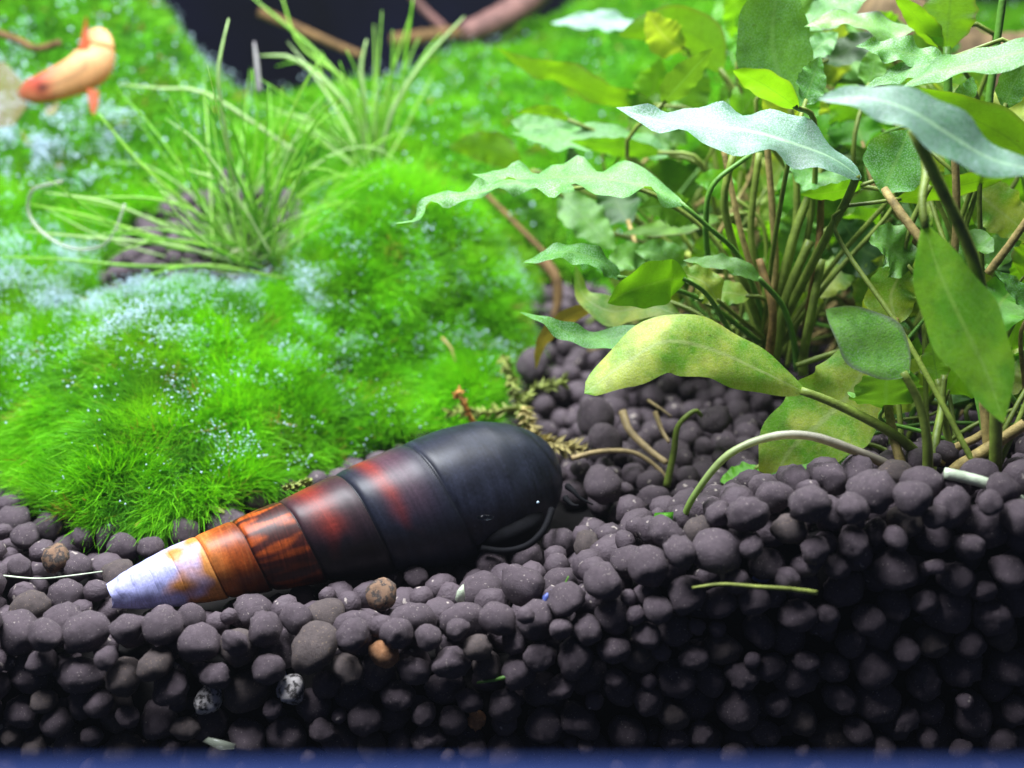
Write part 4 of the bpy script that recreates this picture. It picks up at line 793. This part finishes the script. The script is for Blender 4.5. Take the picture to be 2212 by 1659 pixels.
strand('root', 'dangling brown root tangle beneath the pale drooping leaf', 'root', ((1170, 560, 6.6), (1200, 600, 6.4), (1205, 650, 6.3), (1195, 690, 6.2)), 0.09, 0.05, 'twig', 'roots on the bed')
strand('root', 'thin brown root slanting behind the moss mound edge', 'root', ((1040, 410, 7.6), (1100, 470, 7.4), (1150, 520, 7.2), (1190, 560, 7.0)), 0.04, 0.035, 'twig', 'roots on the bed')
strand('leaf_stalk', 'white and green leaf stalk lying in the shaded bank', 'stalk', ((1495, 1270, 0.02), (1560, 1262, -0.01), (1640, 1268, -0.03), (1700, 1272, -0.01), (1765, 1280, 0.02)), 0.012, 0.022, 'sprig')
strand('blade_scrap', 'thin green blade scrap lying across the front wall', 'scrap', ((1030, 1475, 0.12), (1070, 1468, 0.1), (1110, 1458, 0.12)), 0.010, 0.022, 'st_green')
strand('blade_scrap', 'thin upright green blade scrap between two oval granules', 'scrap', ((1205, 1305, 0.35), (1215, 1275, 0.33), (1228, 1245, 0.35)), 0.02, 0.006, 'st_green')
strand('root', 'dark worm-like root hanging from the moss mound on the left', 'root', ((160, 935, 2.7), (178, 960, 2.6), (182, 1000, 2.5), (175, 1030, 2.4)), 0.022, 0.016, 'st_brown', 'roots on the bed')
strand('root', 'brown thread caught in the moss above the shell', 'root', ((380, 935, 2.7), (450, 930, 2.8), (540, 905, 3.1), (640, 920, 3.3)), 0.012, 0.010, 'st_tan', 'roots on the bed')
strand('root', 'short brown thread on the right flank of the moss mound', 'root', ((955, 730, 5.0), (975, 755, 4.9), (985, 790, 4.8)), 0.02, 0.014, 'st_tan', 'roots on the bed')
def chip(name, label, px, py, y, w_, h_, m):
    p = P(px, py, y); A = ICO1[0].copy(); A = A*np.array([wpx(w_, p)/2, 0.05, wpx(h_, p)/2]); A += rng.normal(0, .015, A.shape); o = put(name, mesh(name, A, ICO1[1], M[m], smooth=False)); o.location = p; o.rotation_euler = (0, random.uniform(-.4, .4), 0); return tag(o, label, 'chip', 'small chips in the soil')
chip('blue_light_chip', 'dull blue light spot above the white crusted granule', 605, 1464, 0.3, 44, 22, 'chip'); chip('blue_light_chip', 'dark blue light spot under the granules left of the shell', 232, 1440, 0.35, 38, 30, 'chip'); chip('blue_light_chip', 'small blue light spot beside the upright green scrap', 1182, 1300, 0.4, 26, 50, 'chip'); chip('blue_light_chip', 'blue light spot just above the white stalk in the shaded bank', 1642, 1248, 0.3, 40, 22, 'chip')  # blue pieces are added, standing in for spots of blue light
chip('pale_scrap', 'pale frayed leaf tip standing between two granules before the snail', 995, 1285, 0.6, 22, 44, 'scrap'); chip('pale_scrap', 'pale blue scrap at the foot of the front wall', 478, 1606, 0.06, 80, 20, 'film'); chip('green_scrap', 'bright green leaf scrap at the foot of the arched stem', 1432, 1118, 0.8, 46, 28, 'bright')
bubble_on(1048, 1118, 1.40, 6, 'flat glassy bubble low on the dark shell', 3.0); bubble_on(1162, 1085, 1.50, 3, 'single round bubble near the shell mouth')
# ------------------------------------------------------------------ fish
def build_fish():
    Y = 8.0; root = thing('fish', 'small peach fish with red tail base and clear tail, turning at upper left', 'fish', loc=P(150, 160, Y)); org = np.array(root.location)
    spine = smooth_path([P(*q)-org for q in ((40, 205, Y-.25), (85, 193, Y-.2), (130, 178, Y-.1), (178, 156, Y), (203, 130, Y+.1), (211, 98, Y+.25), (212, 62, Y+.4))], 36)
    s = np.linspace(0, 1, 36); u = wpx(1, P(150, 160, Y))
    hgt = np.interp(s, [0, .10, .3, .5, .66, .80, .92, .975, 1], [9, 25, 33, 40, 44, 38, 29, 18, 4])*u; thick = hgt*np.interp(s, [0, .3, 1], [.35, .5, .7])
    T = np.gradient(spine, axis=0); T /= np.linalg.norm(T, axis=1)[:, None]; na = 24; V = []; C = []
    for i in range(36):
        vw = np.array([0, 1.0, 0]); up = np.cross(vw, T[i]); up /= np.linalg.norm(up)
        if up[2] < 0: up = -up
        sd = np.cross(T[i], up)
        if sd[1] > 0: sd = -sd
        for j in range(na):
            a = j/na*2*math.pi; V.append(spine[i]+up*math.sin(a)*hgt[i]+sd*math.cos(a)*thick[i])
            red = np.clip(1.15-s[i]*3.0+0.9*nz(V[-1], 3.0, 3), 0, 0.9); c = np.array((0.85, 0.50, 0.22))*(1-red)+np.array((0.62, 0.05, 0.03))*red
            c = c*(1-0.25*max(0, -math.sin(a)))+np.array((.1, .1, .06))*max(0, math.sin(a))*(1-red)  # painted highlight along the back, belly painted darker
            dk = math.exp(-((s[i]-0.20)/0.035)**2-((math.sin(a)-0.05)/0.3)**2)*0.95*(math.cos(a) > 0)+0.4*math.exp(-((math.sin(a)+0.02)/0.12)**2)*(0.2 < s[i] < .62)*(math.cos(a) > 0)
            C.append(c*(1-dk)+np.array((.02, .015, .02))*dk)
    f = [(i*na+j, i*na+(j+1) % na, (i+1)*na+(j+1) % na, (i+1)*na+j) for i in range(35) for j in range(na)]+[tuple(range(na))[::-1], tuple(35*na+j for j in range(na))]
    put('body', mesh('body', np.array(V), f, M['fish'], col=np.array(C)), root)
    def fin(name, outline, m, th=0.012):
        q = np.array([P(*o)-org for o in outline]); n = len(q); v = np.vstack([q+[0, th, 0], q-[0, th, 0]])
        put(name, mesh(name, v, [tuple(range(n)), tuple(range(2*n-1, n-1, -1))]+[(i, (i+1) % n, n+(i+1) % n, n+i) for i in range(n)], M[m], smooth=False), root)
    fin('dorsal_fin', [(168, 112, Y), (180, 60, Y+.05), (186, 35, Y+.05), (190, 62, Y+.05), (192, 110, Y)], 'fin_red')
    fin('pelvic_fin', [(188, 190, Y-.2), (214, 196, Y-.2), (212, 225, Y-.25), (203, 250, Y-.3), (195, 236, Y-.28)], 'fin_red')
    fin('tail_fin', [(50, 180, Y-.25), (10, 135, Y-.3), (-40, 130, Y-.35), (-30, 200, Y-.35), (-20, 280, Y-.35), (30, 270, Y-.3), (58, 230, Y-.25)], 'fin')
    fin('anal_fin', [(95, 222, Y-.15), (130, 218, Y-.15), (120, 245, Y-.2), (100, 250, Y-.2)], 'fin')
build_fish()

# ------------------------------------------------------------------ slightly milky tank water
def haze():
    m = bpy.data.materials.new('water_haze'); m.use_nodes = True; nt = m.node_tree; nt.nodes.clear()
    out = nt.nodes.new('ShaderNodeOutputMaterial'); v = nt.nodes.new('ShaderNodeVolumePrincipled')
    v.inputs['Color'].default_value = (0.78, 0.88, 1.0, 1); v.inputs['Density'].default_value = HAZE; v.inputs['Anisotropy'].default_value = 0.3
    nt.links.new(v.outputs[0], out.inputs['Volume'])
    tag(box('haze', -40, 40, -14, 40, -12, 14, m), 'faintly milky water filling the tank', kind='stuff')
HAZE = 0.0004
haze()
